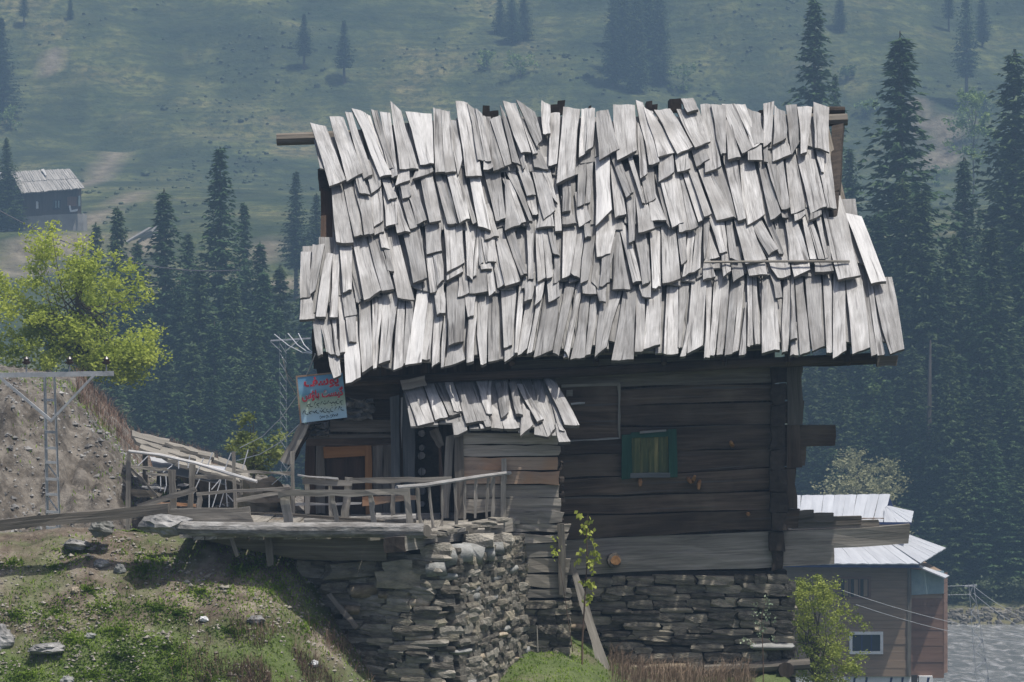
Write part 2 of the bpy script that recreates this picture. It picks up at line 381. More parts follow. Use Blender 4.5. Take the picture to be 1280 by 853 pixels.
# near hillside that the house stands on
def near(x, y):
    w_ = smooth(-3.6, -1.25, x)
    zl = -2.73 + .08 * fbm(x * .5, y * .5, 1, 2)
    zr = -4.58 + (y - 42.6) * .12 - .62 * smooth(.65, 1.9, x)
    z = zl * (1 - w_) + zr * w_
    yc = 40.3 + .35 * fbm(x * .4, 0, 4, 2)
    d = yc - y
    z -= (math.sqrt(d * d + .06) + d) / 2 * (.72 * (1 - w_) + .10 * w_)
    z += .12 * fbm(x * .9, y * .9, 2, 3) + .05 * fbm(x * 4, y * 4, 6, 3)
    z -= 3.0 * smooth(4.15, 4.8, x) + 1.4 * smooth(41.2, 44.5, y) * smooth(-4.3, -5.0, x) + .8 * smooth(46, 50, y) * smooth(-4.2, -3, x)
    e = max(smooth(-12.5, -14, x), smooth(35, 33.2, y), smooth(51, 52.6, y) * smooth(-9, -7, x), smooth(52.4, 53, y))
    return z * (1 - e) + -8.4 * e
n_x, n_y = 300, 272
V = []; U = []
for j in range(n_y + 1):
    for i in range(n_x + 1):
        x = -14 + 21.5 * i / n_x; y = 33 + 20 * (j / n_y)
        V.append((x, y, near(x, y)))
Fc = [(j * (n_x + 1) + i, j * (n_x + 1) + i + 1, (j + 1) * (n_x + 1) + i + 1, (j + 1) * (n_x + 1) + i) for j in range(n_y) for i in range(n_x)]
def soil_mat(name, c, grass=True):
    m, t, b, N = nodes(name, .95); L = t.links.new
    tc = N('TexCoord')
    n1 = N('TexNoise', Scale=2.2, Detail=9., Roughness=.7); L(tc.outputs['Object'], n1.inputs[0])
    r1 = ramp(N, c); L(n1.outputs[0], r1.inputs[0])
    vo = N('TexVoronoi', Scale=17.); vo.inputs['Randomness'].default_value = 1.; L(tc.outputs['Object'], vo.inputs[0])
    rv = ramp(N, [(.0, (1, 1, 1)), (.16, (0, 0, 0))]); L(vo.outputs['Distance'], rv.inputs[0])
    col = r1.outputs[0]
    sp = N('SeparateColor'); L(vo.outputs['Color'], sp.inputs[0])
    gt = N('Math', operation='GREATER_THAN'); L(sp.outputs[0], gt.inputs[0]); gt.inputs[1].default_value = .62
    mm = N('Math', operation='MULTIPLY'); L(rv.outputs[0], mm.inputs[0]); L(gt.outputs[0], mm.inputs[1])
    mp_ = N('Mix', data_type='RGBA'); L(mm.outputs[0], mp_.inputs[0]); L(col, mp_.inputs[6]); mp_.inputs[7].default_value = (.42, .40, .36, 1); col = mp_.outputs[2]
    if grass:
        n2 = N('TexNoise', Scale=.75, Detail=6., Roughness=.6); L(tc.outputs['Object'], n2.inputs[0])
        sx = N('SeparateXYZ'); L(tc.outputs['Object'], sx.inputs[0]); mz = N('Math', operation='MULTIPLY_ADD'); L(sx.outputs[2], mz.inputs[0]); mz.inputs[1].default_value = -.10; mz.inputs[2].default_value = -.36
        az = N('Math', operation='ADD'); L(mz.outputs[0], az.inputs[0]); L(n2.outputs[0], az.inputs[1])
        r2 = ramp(N, [(.44, (0, 0, 0)), (.60, (.8, .8, .8))]); L(az.outputs[0], r2.inputs[0])
        m2 = N('Mix', data_type='RGBA'); L(r2.outputs[0], m2.inputs[0]); L(col, m2.inputs[6]); m2.inputs[7].default_value = (.085, .13, .030, 1); col = m2.outputs[2]
    L(col, b.inputs['Base Color'])
    n5 = N('TexNoise', Scale=14., Detail=6., Roughness=.7); L(tc.outputs['Object'], n5.inputs[0])
    ad = N('Math', operation='ADD'); L(n5.outputs[0], ad.inputs[0]); L(mm.outputs[0], ad.inputs[1])
    bp = N('Bump', Strength=.9, Distance=.05); L(ad.outputs[0], bp.inputs['Height']); L(bp.outputs[0], b.inputs['Normal'])
    return m
M['soil'] = soil_mat('stony_soil', [(.34, (.066, .050, .036)), (.48, (.14, .112, .083)), (.64, (.27, .232, .18))])
M['bank'] = soil_mat('eroded_bank_earth', [(.32, (.040, .034, .027)), (.46, (.100, .086, .070)), (.60, (.21, .188, .158))], False)
structure(mk('hillside', V, Fc, M['soil'], None, None, True))

# eroded bank behind, on the left
TB = [(-14, -.35), (-10.1, -.78), (-8.9, -.98), (-8.1, -1.85), (-7.3, -2.7), (-5.9, -3.15), (-4, -3.7), (-2, -4.5), (2, -7)]
def bank(x, y):
    q = x + .135 * max(0, y - 57)
    top = interp(TB, q) + .10 * fbm(x * .5, y * .3, 3, 3)
    wob = .9 * fbm(x * .7, 1.7, 8, 3)
    f = smooth(51.2 + wob, 57.2 + wob, y)
    z = -3.75 + (top + 3.75) * f if top > -3.75 else top
    z += (.75 * fbm(x * 1.5 + .35 * y, y * .35, 11, 5)) * math.sin(math.pi * f)
    z += .15 * fbm(x * 2.6, y * 2.6, 2, 4)
    z -= .35 * smooth(75, 92, y) + 12 * smooth(92, 112, y)
    return z
V = []; grassy = []
bx, by = 260, 200
for j in range(by + 1):
    for i in range(bx + 1):
        x = -30 + 16 * i / 40 if i < 40 else -14 + 16 * (i - 40) / 220; y = 50 + (12 * j / 90 if j < 90 else 12 + 50 * (j - 90) / 100)
        V.append((x, y, bank(x, y)))
Fc = [(j * (bx + 1) + i, j * (bx + 1) + i + 1, (j + 1) * (bx + 1) + i + 1, (j + 1) * (bx + 1) + i) for j in range(by) for i in range(bx)]
structure(mk('earth_bank', V, Fc, M['bank'], None, None, True))

# ------------------------------------------------------------------ stones
def stone_mesh(seed, flat=.12):
    r = random.Random(seed); V = []; idx = {}
    for x in (-1, 0, 1):
        for y in (-1, 0, 1):
            for z in (-1, 0, 1):
                if x == y == z == 0: continue
                k = abs(x) + abs(y) + abs(z); s = {1: 1., 2: .95, 3: .86}[k]
                idx[(x, y, z)] = len(V)
                V.append((x * s + r.gauss(0, flat), y * s + r.gauss(0, flat), z * s + r.gauss(0, flat * .8)))
    Fc = []
    for ax in range(3):
        for sgn in (-1, 1):
            for a in (-1, 0):
                for b in (-1, 0):
                    q = []
                    for da, db in ((0, 0), (1, 0), (1, 1), (0, 1)):
                        p = [0, 0, 0]; p[ax] = sgn; p[(ax + 1) % 3] = a + da; p[(ax + 2) % 3] = b + db
                        q.append(idx[tuple(p)])
                    Fc.append(tuple(q) if sgn > 0 else tuple(q[::-1]))
    return V, Fc
def stone_lib(mat, n, seed, flat=.12, smooth_=False):
    out = []
    for i in range(n):
        me = bpy.data.meshes.new('stone'); me.from_pydata(*[stone_mesh(seed + i, flat)[0], [], stone_mesh(seed + i, flat)[1]])
        me.materials.append(mat)
        if smooth_: me.polygons.foreach_set('use_smooth', [True] * len(me.polygons))
        out.append(me)
    return out
LIB = {k: stone_lib(M[k], 9, 50 + 20 * i, (.10, .10, .05, .05)[i], i > 1) for i, k in enumerate(('stone', 'stone_brown', 'stone_pale', 'stone_tan'))}
def stone(lib, loc, half, tang=0., parent=None, name='stone', tilt=.05):
    o = link(name, R.choice(LIB[lib]), parent)
    o.location = loc; o.scale = half; o.rotation_euler = (R.gauss(0, tilt), R.gauss(0, tilt), tang)
    return o
def rock(name, label, cat, px, py, w_, h_, Y, mat, seed, group=None):
    """a loose rock with a rounded, dented surface"""
    V = []; Fc = []; r = random.Random(seed); n1, n2 = 20, 13
    for j in range(n2 + 1):
        th = math.pi * j / n2
        for i in range(n1):
            ph = 2 * math.pi * i / n1
            d = Vector((math.sin(th) * math.cos(ph), math.sin(th) * math.sin(ph), math.cos(th)))
            k = 1 + .42 * noise.noise(d * 1.5 + Vector((seed * 3.1, 0, 0))) + .20 * noise.noise(d * 3.5 + Vector((seed, 1, 0))) + .08 * noise.noise(d * 9)
            V.append(Vector((d.x * w_, d.y * w_ * .8, d.z * h_)) * k)
    for j in range(n2):
        for i in range(n1):
            i2 = (i + 1) % n1
            Fc.append((j * n1 + i, (j + 1) * n1 + i, (j + 1) * n1 + i2, j * n1 + i2))
    p = P(px, py, Y)
    o = mk(name, V, Fc, mat, None, None, False); o.location = p
    return tag(o, label, cat, group)

# ------------------------------------------------------------------ the timber house
house = thing('timber_house', 'old dark timber house with a ragged silver-grey split-shingle roof on a stone base', 'house', (1.4, 45.5, -5.2))
YW = 44.0                                     # front wall
# roof plane: z = Z0 + K (y - Y0)
Y0, Z0 = 43.15, Z_(450, 43.15)
Y1, Z1 = 47.0, Z_(140, 47.0)
K = (Z1 - Z0) / (Y1 - Y0); RN = Vector((0, -K, 1)).normalized(); RS = math.sqrt(1 + K * K)
def rp(px, py, h=0.):
    dx, dz = (px - 640) / F, (426.5 - py) / F
    t = (Z0 + h * RS - K * Y0) / (dz - K)
    return Vector((t * dx, t, t * dz))
# sheathing of both slopes under the shingles
mb = MB()
q = [rp(418, 166, -.14), rp(1032, 141, -.14), rp(1098, 432, -.14), rp(412, 452, -.14)]
mb.add(*slab(*q, -RN * .03, 6, 4, .004))
ym = max(p.y for p in q) + .02
bk = [Vector((p.x, 2 * ym - p.y, p.z)) for p in q]
mb.add(*slab(bk[1], bk[0], bk[3], bk[2], Vector((0, -K, -1)).normalized() * .03, 6, 4, .004))
roof = mb.build('roof', M['greydark'], house)

# each shingle as seen: tile origin and zoom, then top-left, top-right, bottom-right, bottom-left; a last 1 marks a fresh pale one lying on top
T = 1280 / 180
TILES = [
 (1, 380, 120, T, [
  (60,235,195,270,372,745,230,810),(220,180,355,190,525,680,380,755),(360,150,430,150,605,700,530,740),(430,110,545,150,770,690,670,720,1),
  (545,155,585,170,830,715,780,725),(595,122,655,132,800,640,740,640),(670,150,765,155,832,700,790,730),(765,45,860,130,1015,635,850,655),
  (900,135,1145,155,1165,600,1035,615,1),(845,640,930,640,945,750,810,800),(1010,600,1130,600,1155,680,960,745),(560,720,680,730,690,790,610,840)]),
 (1, 550, 115, T, [
  (-59,140,90,170,140,705,-45,715),(60,250,140,255,200,590,160,740),(140,80,240,95,380,740,235,745),(245,100,375,200,455,620,335,615),
  (385,205,450,240,575,660,390,715),(450,245,530,215,640,635,575,665),(530,115,580,190,715,640,645,625),(555,75,670,100,805,535,715,545),
  (675,65,850,180,905,420,860,485),(690,130,740,250,870,545,825,555),(900,75,980,125,980,365,910,370),(985,180,1075,185,1040,640,965,665),
  (1095,135,1250,155,1195,740,1035,810,1),(810,540,880,540,960,690,835,665),(700,555,750,560,755,665,725,690)]),
 (1, 720, 115, T, [
  (45,150,165,150,155,505,25,575),(170,180,290,155,385,500,205,605),(320,110,525,115,545,515,370,600),(525,70,600,90,740,620,650,655),
  (545,260,580,280,640,725,570,765),(595,120,680,170,885,535,740,580),(690,160,840,150,1045,485,895,550),(880,150,1090,150,1205,440,1050,490),
  (930,60,1045,55,1090,160,985,180,1),(1015,500,1150,480,1185,600,1070,670),(880,540,1000,530,1015,680,890,710),(720,590,860,560,875,710,735,795)]),
 (1, 880, 115, T, [
  (-30,105,60,110,160,660,5,715),(65,112,190,118,200,540,150,560),(150,110,365,115,500,450,335,550),(190,250,235,250,325,580,210,600),
  (385,150,515,195,525,455,440,470),(530,105,625,90,605,435,530,490),(630,120,720,180,740,410,615,470),(730,105,825,110,850,450,775,560),
  (830,130,965,130,915,530,865,550),(970,85,1110,130,1120,540,985,490),(610,480,740,480,790,550,605,620),(395,540,515,500,520,600,395,610),
  (525,490,575,490,570,620,525,625),(1000,520,1070,520,1070,710,1040,710)]),
 (2, 380, 210, T, [
  (455,80,530,95,583,235,480,220),(560,100,680,100,690,155,600,225),(245,200,345,180,435,660,285,660),(360,160,450,170,530,600,440,610),
  (470,260,600,250,625,580,535,590),(590,250,690,190,705,470,615,525),(620,540,710,480,715,560,630,590),(705,130,770,130,820,270,745,280),
  (710,300,820,300,840,495,725,515),(830,190,1000,250,1090,480,945,545),(845,170,940,165,960,235,885,265),(1045,140,1155,110,1220,465,1110,495),
  (790,350,850,360,940,555,815,580)]),
 (2, 550, 200, T, [
  (-40,250,20,250,140,560,65,575),(20,240,60,240,160,560,140,565),(60,190,160,190,275,520,170,560,1),(155,180,230,180,320,550,285,560),
  (260,165,360,165,455,620,340,590,1),(385,150,540,130,580,515,490,545),(400,560,480,540,520,670,400,710),(540,120,650,120,825,540,790,540),
  (595,300,690,350,760,550,700,580),(580,300,620,330,690,580,585,630),(700,140,800,130,850,310,770,320),(750,330,850,340,870,475,820,485),
  (850,250,970,230,1025,440,920,530),(900,130,990,130,1050,380,1000,330),(990,130,1030,150,1085,630,1025,640),(1085,200,1160,200,1165,450,1095,460),
  (870,490,1005,500,1010,590,860,605),(1090,480,1170,480,1215,560,1090,570)]),
 (2, 720, 200, T, [
  (25,10,150,10,140,375,15,415),(0,440,105,430,125,535,20,600),(170,20,295,15,325,435,180,580,1),(300,20,390,20,505,290,450,325),
  (310,140,380,200,450,480,345,515),(70,570,125,545,140,680,80,690),(440,330,525,300,525,710,475,735),(480,60,530,80,620,380,590,380),
  (580,160,690,130,715,350,620,385),(530,380,640,390,700,610,550,655),(650,390,720,360,805,535,670,540),(690,130,740,200,835,610,800,560),
  (745,210,890,150,960,550,850,595),(885,200,930,170,1080,590,915,635),(930,120,1040,90,1205,490,1085,550)]),
 (2, 880, 190, T, [
  (-90,160,20,190,265,570,115,600),(10,190,160,150,290,590,240,560),(165,130,300,120,370,590,300,605),(310,110,460,120,545,550,380,650),
  (465,100,530,100,685,545,595,615),(550,110,640,110,690,510,640,380),(640,110,710,110,770,490,690,510),(715,90,830,90,900,510,775,555),
  (840,70,975,10,1085,480,940,550),(1000,50,1120,20,1185,500,1090,500),(790,580,900,530,905,560,810,615),(940,580,1050,540,1050,560,940,605),(690,530,740,520,750,580,700,580)]),
 (3, 360, 290, T, [
  (105,175,200,175,200,565,108,580),(215,115,330,100,240,520,190,560),(110,580,210,570,235,770,100,785),(330,180,395,185,340,755,245,755),
  (400,205,455,205,440,755,365,760),(455,100,575,130,570,510,490,540),(475,560,570,540,615,730,510,750),(580,75,690,75,825,525,670,610),
  (580,480,600,480,650,615,605,630),(705,80,810,80,940,510,830,520),(820,40,875,40,905,150,830,140),(835,150,905,150,940,350,890,350),
  (880,40,985,40,1125,605,965,585),(1030,50,1180,45,1235,405,1115,450)]),
 (3, 530, 280, T, [
  (5,100,155,75,155,240,20,265),(80,300,160,260,180,490,110,555),(25,340,80,330,110,590,65,605),(180,75,340,60,360,345,200,430),
  (200,440,340,370,345,430,200,500),(370,90,460,90,430,490,375,450),(460,100,500,150,470,460,440,470),(510,180,640,200,640,335,545,345),
  (495,370,600,370,605,400,500,405),(480,100,510,110,530,340,490,370),(640,200,720,200,860,510,720,550),(610,360,680,360,710,535,660,570),
  (725,140,830,150,915,440,865,460),(920,60,985,60,970,480,920,490),(990,90,1110,90,1150,460,1015,515),(1105,70,1170,70,1200,280,1150,260),
  (1150,280,1210,280,1200,510,1150,530),(870,520,985,500,985,550,865,575),(400,500,560,430,565,595,400,620),(300,520,380,480,395,610,305,650),
  (560,430,620,430,640,600,575,640),(1100,600,1200,520,1205,640,1105,700)]),
 (3, 700, 270, T, [
  (25,160,155,130,90,520,15,550),(130,200,220,190,170,550,95,510),(215,215,310,205,255,570,175,600),(320,150,490,140,445,335,330,360),
  (370,370,470,350,440,585,350,630),(290,430,350,400,340,650,280,580),(485,220,540,210,630,640,460,650),(535,170,600,220,725,575,645,590),
  (670,210,785,200,810,575,735,610),(795,150,880,170,895,620,825,640),(890,180,1030,130,1080,555,905,600),(1045,160,1130,150,1130,390,1080,440),
  (1135,150,1265,135,1245,470,1085,550),(200,620,320,600,325,700,210,690),(335,680,410,680,405,760,345,760),(715,640,820,620,800,720,730,720)]),
 (3, 870, 260, T, [
  (70,170,125,150,90,430,70,450),(125,130,265,180,285,395,210,400),(100,280,130,260,205,440,90,460),(270,160,330,160,380,470,300,450),
  (350,150,460,150,630,460,440,500),(465,170,580,150,730,370,640,420),(590,90,650,120,785,400,740,410),(790,90,870,110,1010,460,830,480),
  (945,110,1010,100,1140,440,1020,450),(1070,110,1110,100,1180,430,1150,440),(70,500,130,500,180,600,65,640),(230,520,305,500,310,560,240,610),
  (440,500,600,480,640,590,470,600),(620,500,830,490,850,600,720,625),(840,500,1010,490,1020,550,860,620),(1050,510,1210,500,1220,565,1060,570),(310,500,420,500,430,590,330,650)]),
 (3, 1010, 250, 543 / 140, [(70,95,180,85,260,365,145,390),(180,60,262,75,383,390,300,400,1),(130,310,220,305,228,350,140,385)]),
 (4, 370, 370, T, [
  (140,230,205,220,245,520,195,535),(200,210,300,210,340,520,270,490),(310,220,355,220,385,530,350,530),(290,540,390,540,410,700,325,735),
  (375,150,430,150,440,500,395,500),(440,180,535,180,540,410,470,410),(415,430,565,440,585,720,440,780,1),(550,80,665,70,690,620,590,680),
  (680,210,750,200,720,640,680,650),(765,40,900,70,850,565,735,605),(905,100,970,130,960,620,865,665),(970,150,1040,150,1010,560,960,600),
  (1070,10,1175,0,1110,590,975,610,1),(1180,20,1230,20,1195,570,1120,560)]),
 (4, 540, 350, T, [
  (25,140,110,140,120,290,40,315),(15,330,100,320,60,735,0,775),(100,330,130,330,110,780,75,780),(130,140,290,180,280,540,145,580),
  (140,600,280,560,300,710,115,775),(290,170,390,160,360,310,315,330),(320,350,395,340,370,720,305,730),(395,150,500,150,485,740,420,755),
  (505,160,590,160,605,710,500,725),(610,120,740,110,720,575,640,605),(640,620,740,560,745,660,645,725),(770,140,820,130,760,640,735,640),
  (825,220,910,230,845,615,760,670),(820,100,905,80,890,175,820,195),(915,280,970,200,890,640,850,640),(990,200,1140,240,1075,625,905,690),
  (1160,150,1260,120,1135,675,1080,650),(1240,270,1290,200,1220,690,1165,690),(920,130,980,130,970,180,910,230)]),
 (4, 710, 340, T, [
  (80,170,125,160,10,770,-30,700),(120,200,190,220,150,770,30,780),(200,240,270,240,210,730,150,750),(290,230,485,210,350,670,230,755),
  (490,200,600,200,590,770,390,785),(600,230,690,250,670,700,600,720),(700,220,835,200,825,640,665,690),(875,180,980,190,975,730,845,735),
  (990,230,1060,220,1000,660,985,670),(1090,90,1235,100,1200,640,1060,720),(1060,500,1090,500,1055,740,985,755)]),
 (4, 880, 340, T, [
  (20,110,80,110,50,760,0,765),(100,80,220,80,170,740,45,765),(230,130,360,110,300,720,180,755),(350,440,370,430,375,740,310,750),
  (380,110,470,90,500,655,380,675),(510,80,640,80,680,690,505,730),(600,90,680,90,695,215,640,225),(700,230,790,200,755,700,685,715),
  (770,220,800,200,830,590,770,600),(765,600,840,600,835,740,765,745),(810,90,890,90,945,710,850,740),(900,90,1040,80,1075,660,955,715),
  (1060,130,1130,130,1135,720,1090,730),(1150,100,1250,100,1270,700,1140,770)]),
 (4, 1010, 250, 543 / 140, [(183,380,262,375,303,715,210,750),(262,375,310,390,370,740,305,755),(310,400,415,385,467,725,395,750)])]
RIDGE = [(395, 170), (480, 150), (600, 140), (1045, 140)]
SLOPE = .12                                   # how much each shingle is tilted out of the roof plane
nsh = 0
def shingle(c, h, th, mat, parent, plane=rp):
    (ax, ay), (bx_, by_), (cx, cy), (dx, dy) = c
    L1 = (plane(ax, ay) - plane(dx, dy)).length; L2 = (plane(bx_, by_) - plane(cx, cy)).length
    g_ = .02; rl = R.gauss(0, .010)              # gap to the neighbours; one edge lifted a little
    ax, bx_ = ax + (bx_ - ax) * g_, bx_ - (bx_ - ax) * g_; dx, cx = dx + (cx - dx) * g_, cx - (cx - dx) * g_
    q = [plane(ax, ay, h - SLOPE * L1 + rl * .5), plane(bx_, by_, h - SLOPE * L2 - rl * .5), plane(cx, cy, h - rl), plane(dx, dy, h + rl)]
    n = RN if plane is rp else PN
    big = (q[0] - q[3]).length > .7
    V, Fc, U = slab(*q, -n * th, 3 if big else 2, 3, .009, R.gauss(0, .007), 'v', .006)
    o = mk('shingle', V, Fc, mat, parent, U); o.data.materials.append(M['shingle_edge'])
    nf = (3 if big else 2) * 3                    # darker split edges and end grain, with shade of down-facing ends painted in
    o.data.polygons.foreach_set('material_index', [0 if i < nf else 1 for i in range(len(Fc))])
    return o
for course, ox, oy, s, lst in TILES:
    for e in lst:
        pts = [(ox + e[2 * k] / s, oy + e[2 * k + 1] / s) for k in range(4)]
        top = min(pts[0][1], pts[1][1]); hgt_ = pts[3][1] - pts[0][1]
        ridge = interp(RIDGE, pts[0][0]); ext = 0
        if top > ridge + 18:                   # tucked under the course above
            ext = 30 if hgt_ > 45 else 22
            if pts[0][0] < 412 and course == 3: ext = 0
            if course == 3 and pts[1][0] > 1060: ext = 0
            if course == 4 and pts[1][0] > 1105: ext = 4
            if course == 4 and pts[0][0] < 400: ext = 8
        if ext:
            for k, b_ in ((0, 3), (1, 2)):
                dx, dy = pts[k][0] - pts[b_][0], pts[k][1] - pts[b_][1]; l = max(6, abs(dy))
                pts[k] = (pts[k][0] + max(-6, min(6, dx / l * ext)), pts[k][1] - ext)
        pale = len(e) > 8; wid = pts[2][0] - pts[3][0]
        h = .185 + R.uniform(-.024, .024) + (.035 if pale else 0) - (.03 if hgt_ < 32 and not pale else 0)
        mt = M['shingle_pale'] if pale and R.random() < .8 else M['shingle']
        if wid > 15.5 and not pale and hgt_ > 40 and R.random() < .36:    # split along the grain into two
            c_ = R.uniform(.38, .62); mid = lambda a, b: (a[0] + (b[0] - a[0]) * c_, a[1] + (b[1] - a[1]) * c_)
            t_, b_ = mid(pts[0], pts[1]), mid(pts[3], pts[2]); e1, e2 = R.uniform(-3, 2), R.uniform(-3, 2)
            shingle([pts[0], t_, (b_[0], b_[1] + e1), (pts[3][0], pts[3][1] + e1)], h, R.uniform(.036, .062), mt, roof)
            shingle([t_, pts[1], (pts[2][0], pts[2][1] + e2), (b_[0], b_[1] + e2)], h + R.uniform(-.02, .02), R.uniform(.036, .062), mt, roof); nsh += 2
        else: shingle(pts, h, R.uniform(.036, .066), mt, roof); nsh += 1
# lower layer that shows only in the gaps
LINES = [[(400, 228), (450, 226), (560, 213), (700, 226), (760, 202), (880, 192), (1035, 188)],
         [(424, 298), (520, 290), (640, 292), (760, 292), (880, 280), (1038, 264)],
         [(380, 396), (450, 376), (540, 370), (700, 362), (800, 362), (900, 346), (1082, 342)],
         [(404, 452), (440, 470), (520, 457), (700, 442), (800, 446), (900, 442), (1120, 438)]]
mb = MB()
for k, ln in enumerate(LINES):
    x = ln[0][0]
    while x < ln[-1][0]:
        w_ = R.uniform(11, 22); yb = interp(ln, x) - R.uniform(2, 15); t = R.gauss(4, 4)
        if x + w_ > ln[-1][0] + 4: break
        ht = [max(20, yb - interp(RIDGE, x) - 6), 75, 80, 82][k]
        q = [rp(x - t, yb - ht, -.09), rp(x - t + w_, yb - ht, -.09), rp(x + w_, yb + R.uniform(-4, 4), .07), rp(x, yb + R.uniform(-4, 4), .07)]
        mb.add(*slab(*q, -RN * .035, 1, 2, .006))
        x += w_ + R.uniform(.5, 2)
mb.build('shingle_underlayer', M['shingle'], roof, stuff=True)
# dark ends of the far slope's shingles above the ridge
for (x0, y0, x1, y1) in ((603, 133, 612, 150), (611, 139, 623, 150), (688, 131, 698, 142), (697, 126, 706, 142), (808, 127, 815, 140), (812, 131, 822, 140), (837, 124, 852, 139), (736, 133, 739, 141), (949, 138, 955, 144)):
    board('shingle', rect(x0, y0, x1, y1, -1), 47.15, .5, M['endgrain'], roof, 1, 2, .004)
# thin batten lying on the roof
mb = MB(); mb.add(*tube([rp(880, 328, .215), rp(960, 327, .21), rp(1062, 327, .215)], .022, 6, .08)); mb.build('batten', M['grey'], roof)
# ridge pole, rafters and boards of the two gables
def wpole(name, a, b, r, mat, parent, n=8, seg=9, jit=.05):
    pts = line(a, b, n); return pole(name, pts, [r * (1 + R.gauss(0, .04)) for _ in pts], mat, parent, seg, jit)
wpole('ridge_pole', P(346, 174.5, 47.25), P(1059, 150, 47.25), .105, M['greydark'], house, 10)
wpole('ridge_pole', P(1000, 139, 47.5), P(1056, 138, 47.5), .065, M['endgrain'], house, 3)
board('rafter', ((1039, 156), (1054, 152), (1049, 238), (1040, 240)), (47.2, 47.2, 45.6, 45.6), .12, M['endgrain'], house)
board('rafter', ((1040, 232), (1049, 232), (1047, 272), (1036, 272)), (45.7, 45.7, 45.2, 45.2), .12, M['endgrain'], house)
gy_ = lambda py: rp(400, py, -.22).y
board('gable_board', ((402, 205), (414, 200), (422, 305), (400, 296)), (gy_(205), gy_(200), gy_(305), gy_(296)), .06, M['brown'], house)
board('gable_board', ((397, 212), (410, 205), (412, 240), (399, 236)), (gy_(212), gy_(205), gy_(240), gy_(236)), .05, M['endgrain'], house)
board('gable_board', ((403, 240), (416, 236), (425, 306), (406, 304)), (gy_(240) + .1, gy_(236) + .1, gy_(306) + .1, gy_(304) + .1), .05, M['brown'], house)
board('gable_board', ((404, 296), (430, 296), (430, 325), (404, 325)), gy_(296), .05, M['endgrain'], house)
for x0, y0, x1, y1 in ((390, 412, 398, 452), (396, 440, 412, 470), (392, 452, 420, 462)):
    board('rafter', rect(x0, y0, x1, y1), 43.6, .3, M['endgrain'], house)
# eave beams
wpole('eave_beam', P(430, 478, 43.55), P(1094, 447, 43.55), .075, M['darklog'], house, 12)
board('eave_beam', ((975, 447), (1096, 443), (1096, 456), (975, 460)), 43.75, .16, M['darklog'], house, 1, 4)
board('eave_beam', ((1097, 446), (1122, 444), (1121, 457), (1097, 459)), 43.3, .14, M['greydark'], house, 1, 2)
for x in (470, 560, 640, 745, 830, 905, 985, 1060):
    wpole('rafter', rp(x, 455, -.24), rp(x - 3, 380, -.24), .05, M['darklog'], house, 3, 7)

# walls behind everything: core box of the upper storey and back gables
mb = MB(); xl, xr = X_(425, 44.5), X_(968, 44.3)
mb.add(*boxm(xl, YW + .22, -5.1, xr, 49.6, -.1))
for x0 in (xl + .02, xr - .22):
    V = [Vector((x0 + d, yy, zz)) for d in (0, .2) for yy, zz in ((YW + .3, -.1), (49.6, -.1), (47.0, 3.45))]
    mb.add(V, [(0, 1, 2), (3, 5, 4), (0, 2, 5, 3), (1, 4, 5, 2), (0, 3, 4, 1)])
log_wall = mb.build('log_wall', M['darklog'], house)
LEFT = [448, 490, 512, 535, 572, 602, 624, 646, 678, 701, 723]
RIGHT = [446, 478, 500, 530, 557, 584, 612, 637, 660, 684, 711]
XR = [1003, 1002, 1005, 1045, 1008, 995, 994, 1000, 1138, 1042]
for i in range(10):
    ml = M['grey'] if i in (8, 9) else M['greydark'] if i == 0 else M['darklog']
    xe = XR[i]; sl = (RIGHT[i] - LEFT[i]) / 285 * .5
    yt, yb = RIGHT[i] + sl * (xe - 985) * .5, RIGHT[i + 1] + sl * (xe - 985) * .5
    if i == 8: yt, yb = 655, 681
    if i == 9: yt, yb = 680, 707
    # wall part and its run past the corner are one log
    o = board('log', ((640, LEFT[i] + 1.0), (xe, yt + .8), (xe - R.uniform(0, 2), yb - .8), (640, LEFT[i + 1] - 1.0)), YW + R.uniform(-.015, .015), .17, ml, log_wall, 2, 8, .011, .028, 'h')
for x0, x1, y0, y1, d in ((988, 1017, 637, 649, .05), (988, 1042, 641, 655, .02), (988, 1077, 645, 658, -.01), (990, 1099, 650, 661, -.03)):
    board('log', rect(x0, y0 + 3, x1, y1, -3), YW + .05 - d, .12, M['greydark'], log_wall, 2, 3, .006, 0, 'h')
# crossing log ends at the corner
ye = 452
for k, hh in enumerate((30, 27, 28, 30, 26, 28, 27, 24, 26, 25)):
    board('log_end', rect(963 + R.uniform(-2, 2), ye, 981 + R.uniform(-2, 4), ye + hh - 2), YW - .13 + R.uniform(-.04, .04), .4, M['endgrain'], log_wall, 2, 2, .012, .01)
    ye += hh - (.6 if k % 2 else 1.2)
for x0, y0, x1, y1 in ((984, 456, 1002, 530), (984, 532, 1000, 585), (984, 586, 994, 636)):
    board('corner_plank', ((x0, y0), (x1, y0), (x1 + 2, y1), (x0, y1)), YW - .05, .03, M['greydark'] if y0 < 500 else M['darklog'], log_wall, 1, 3, .008)

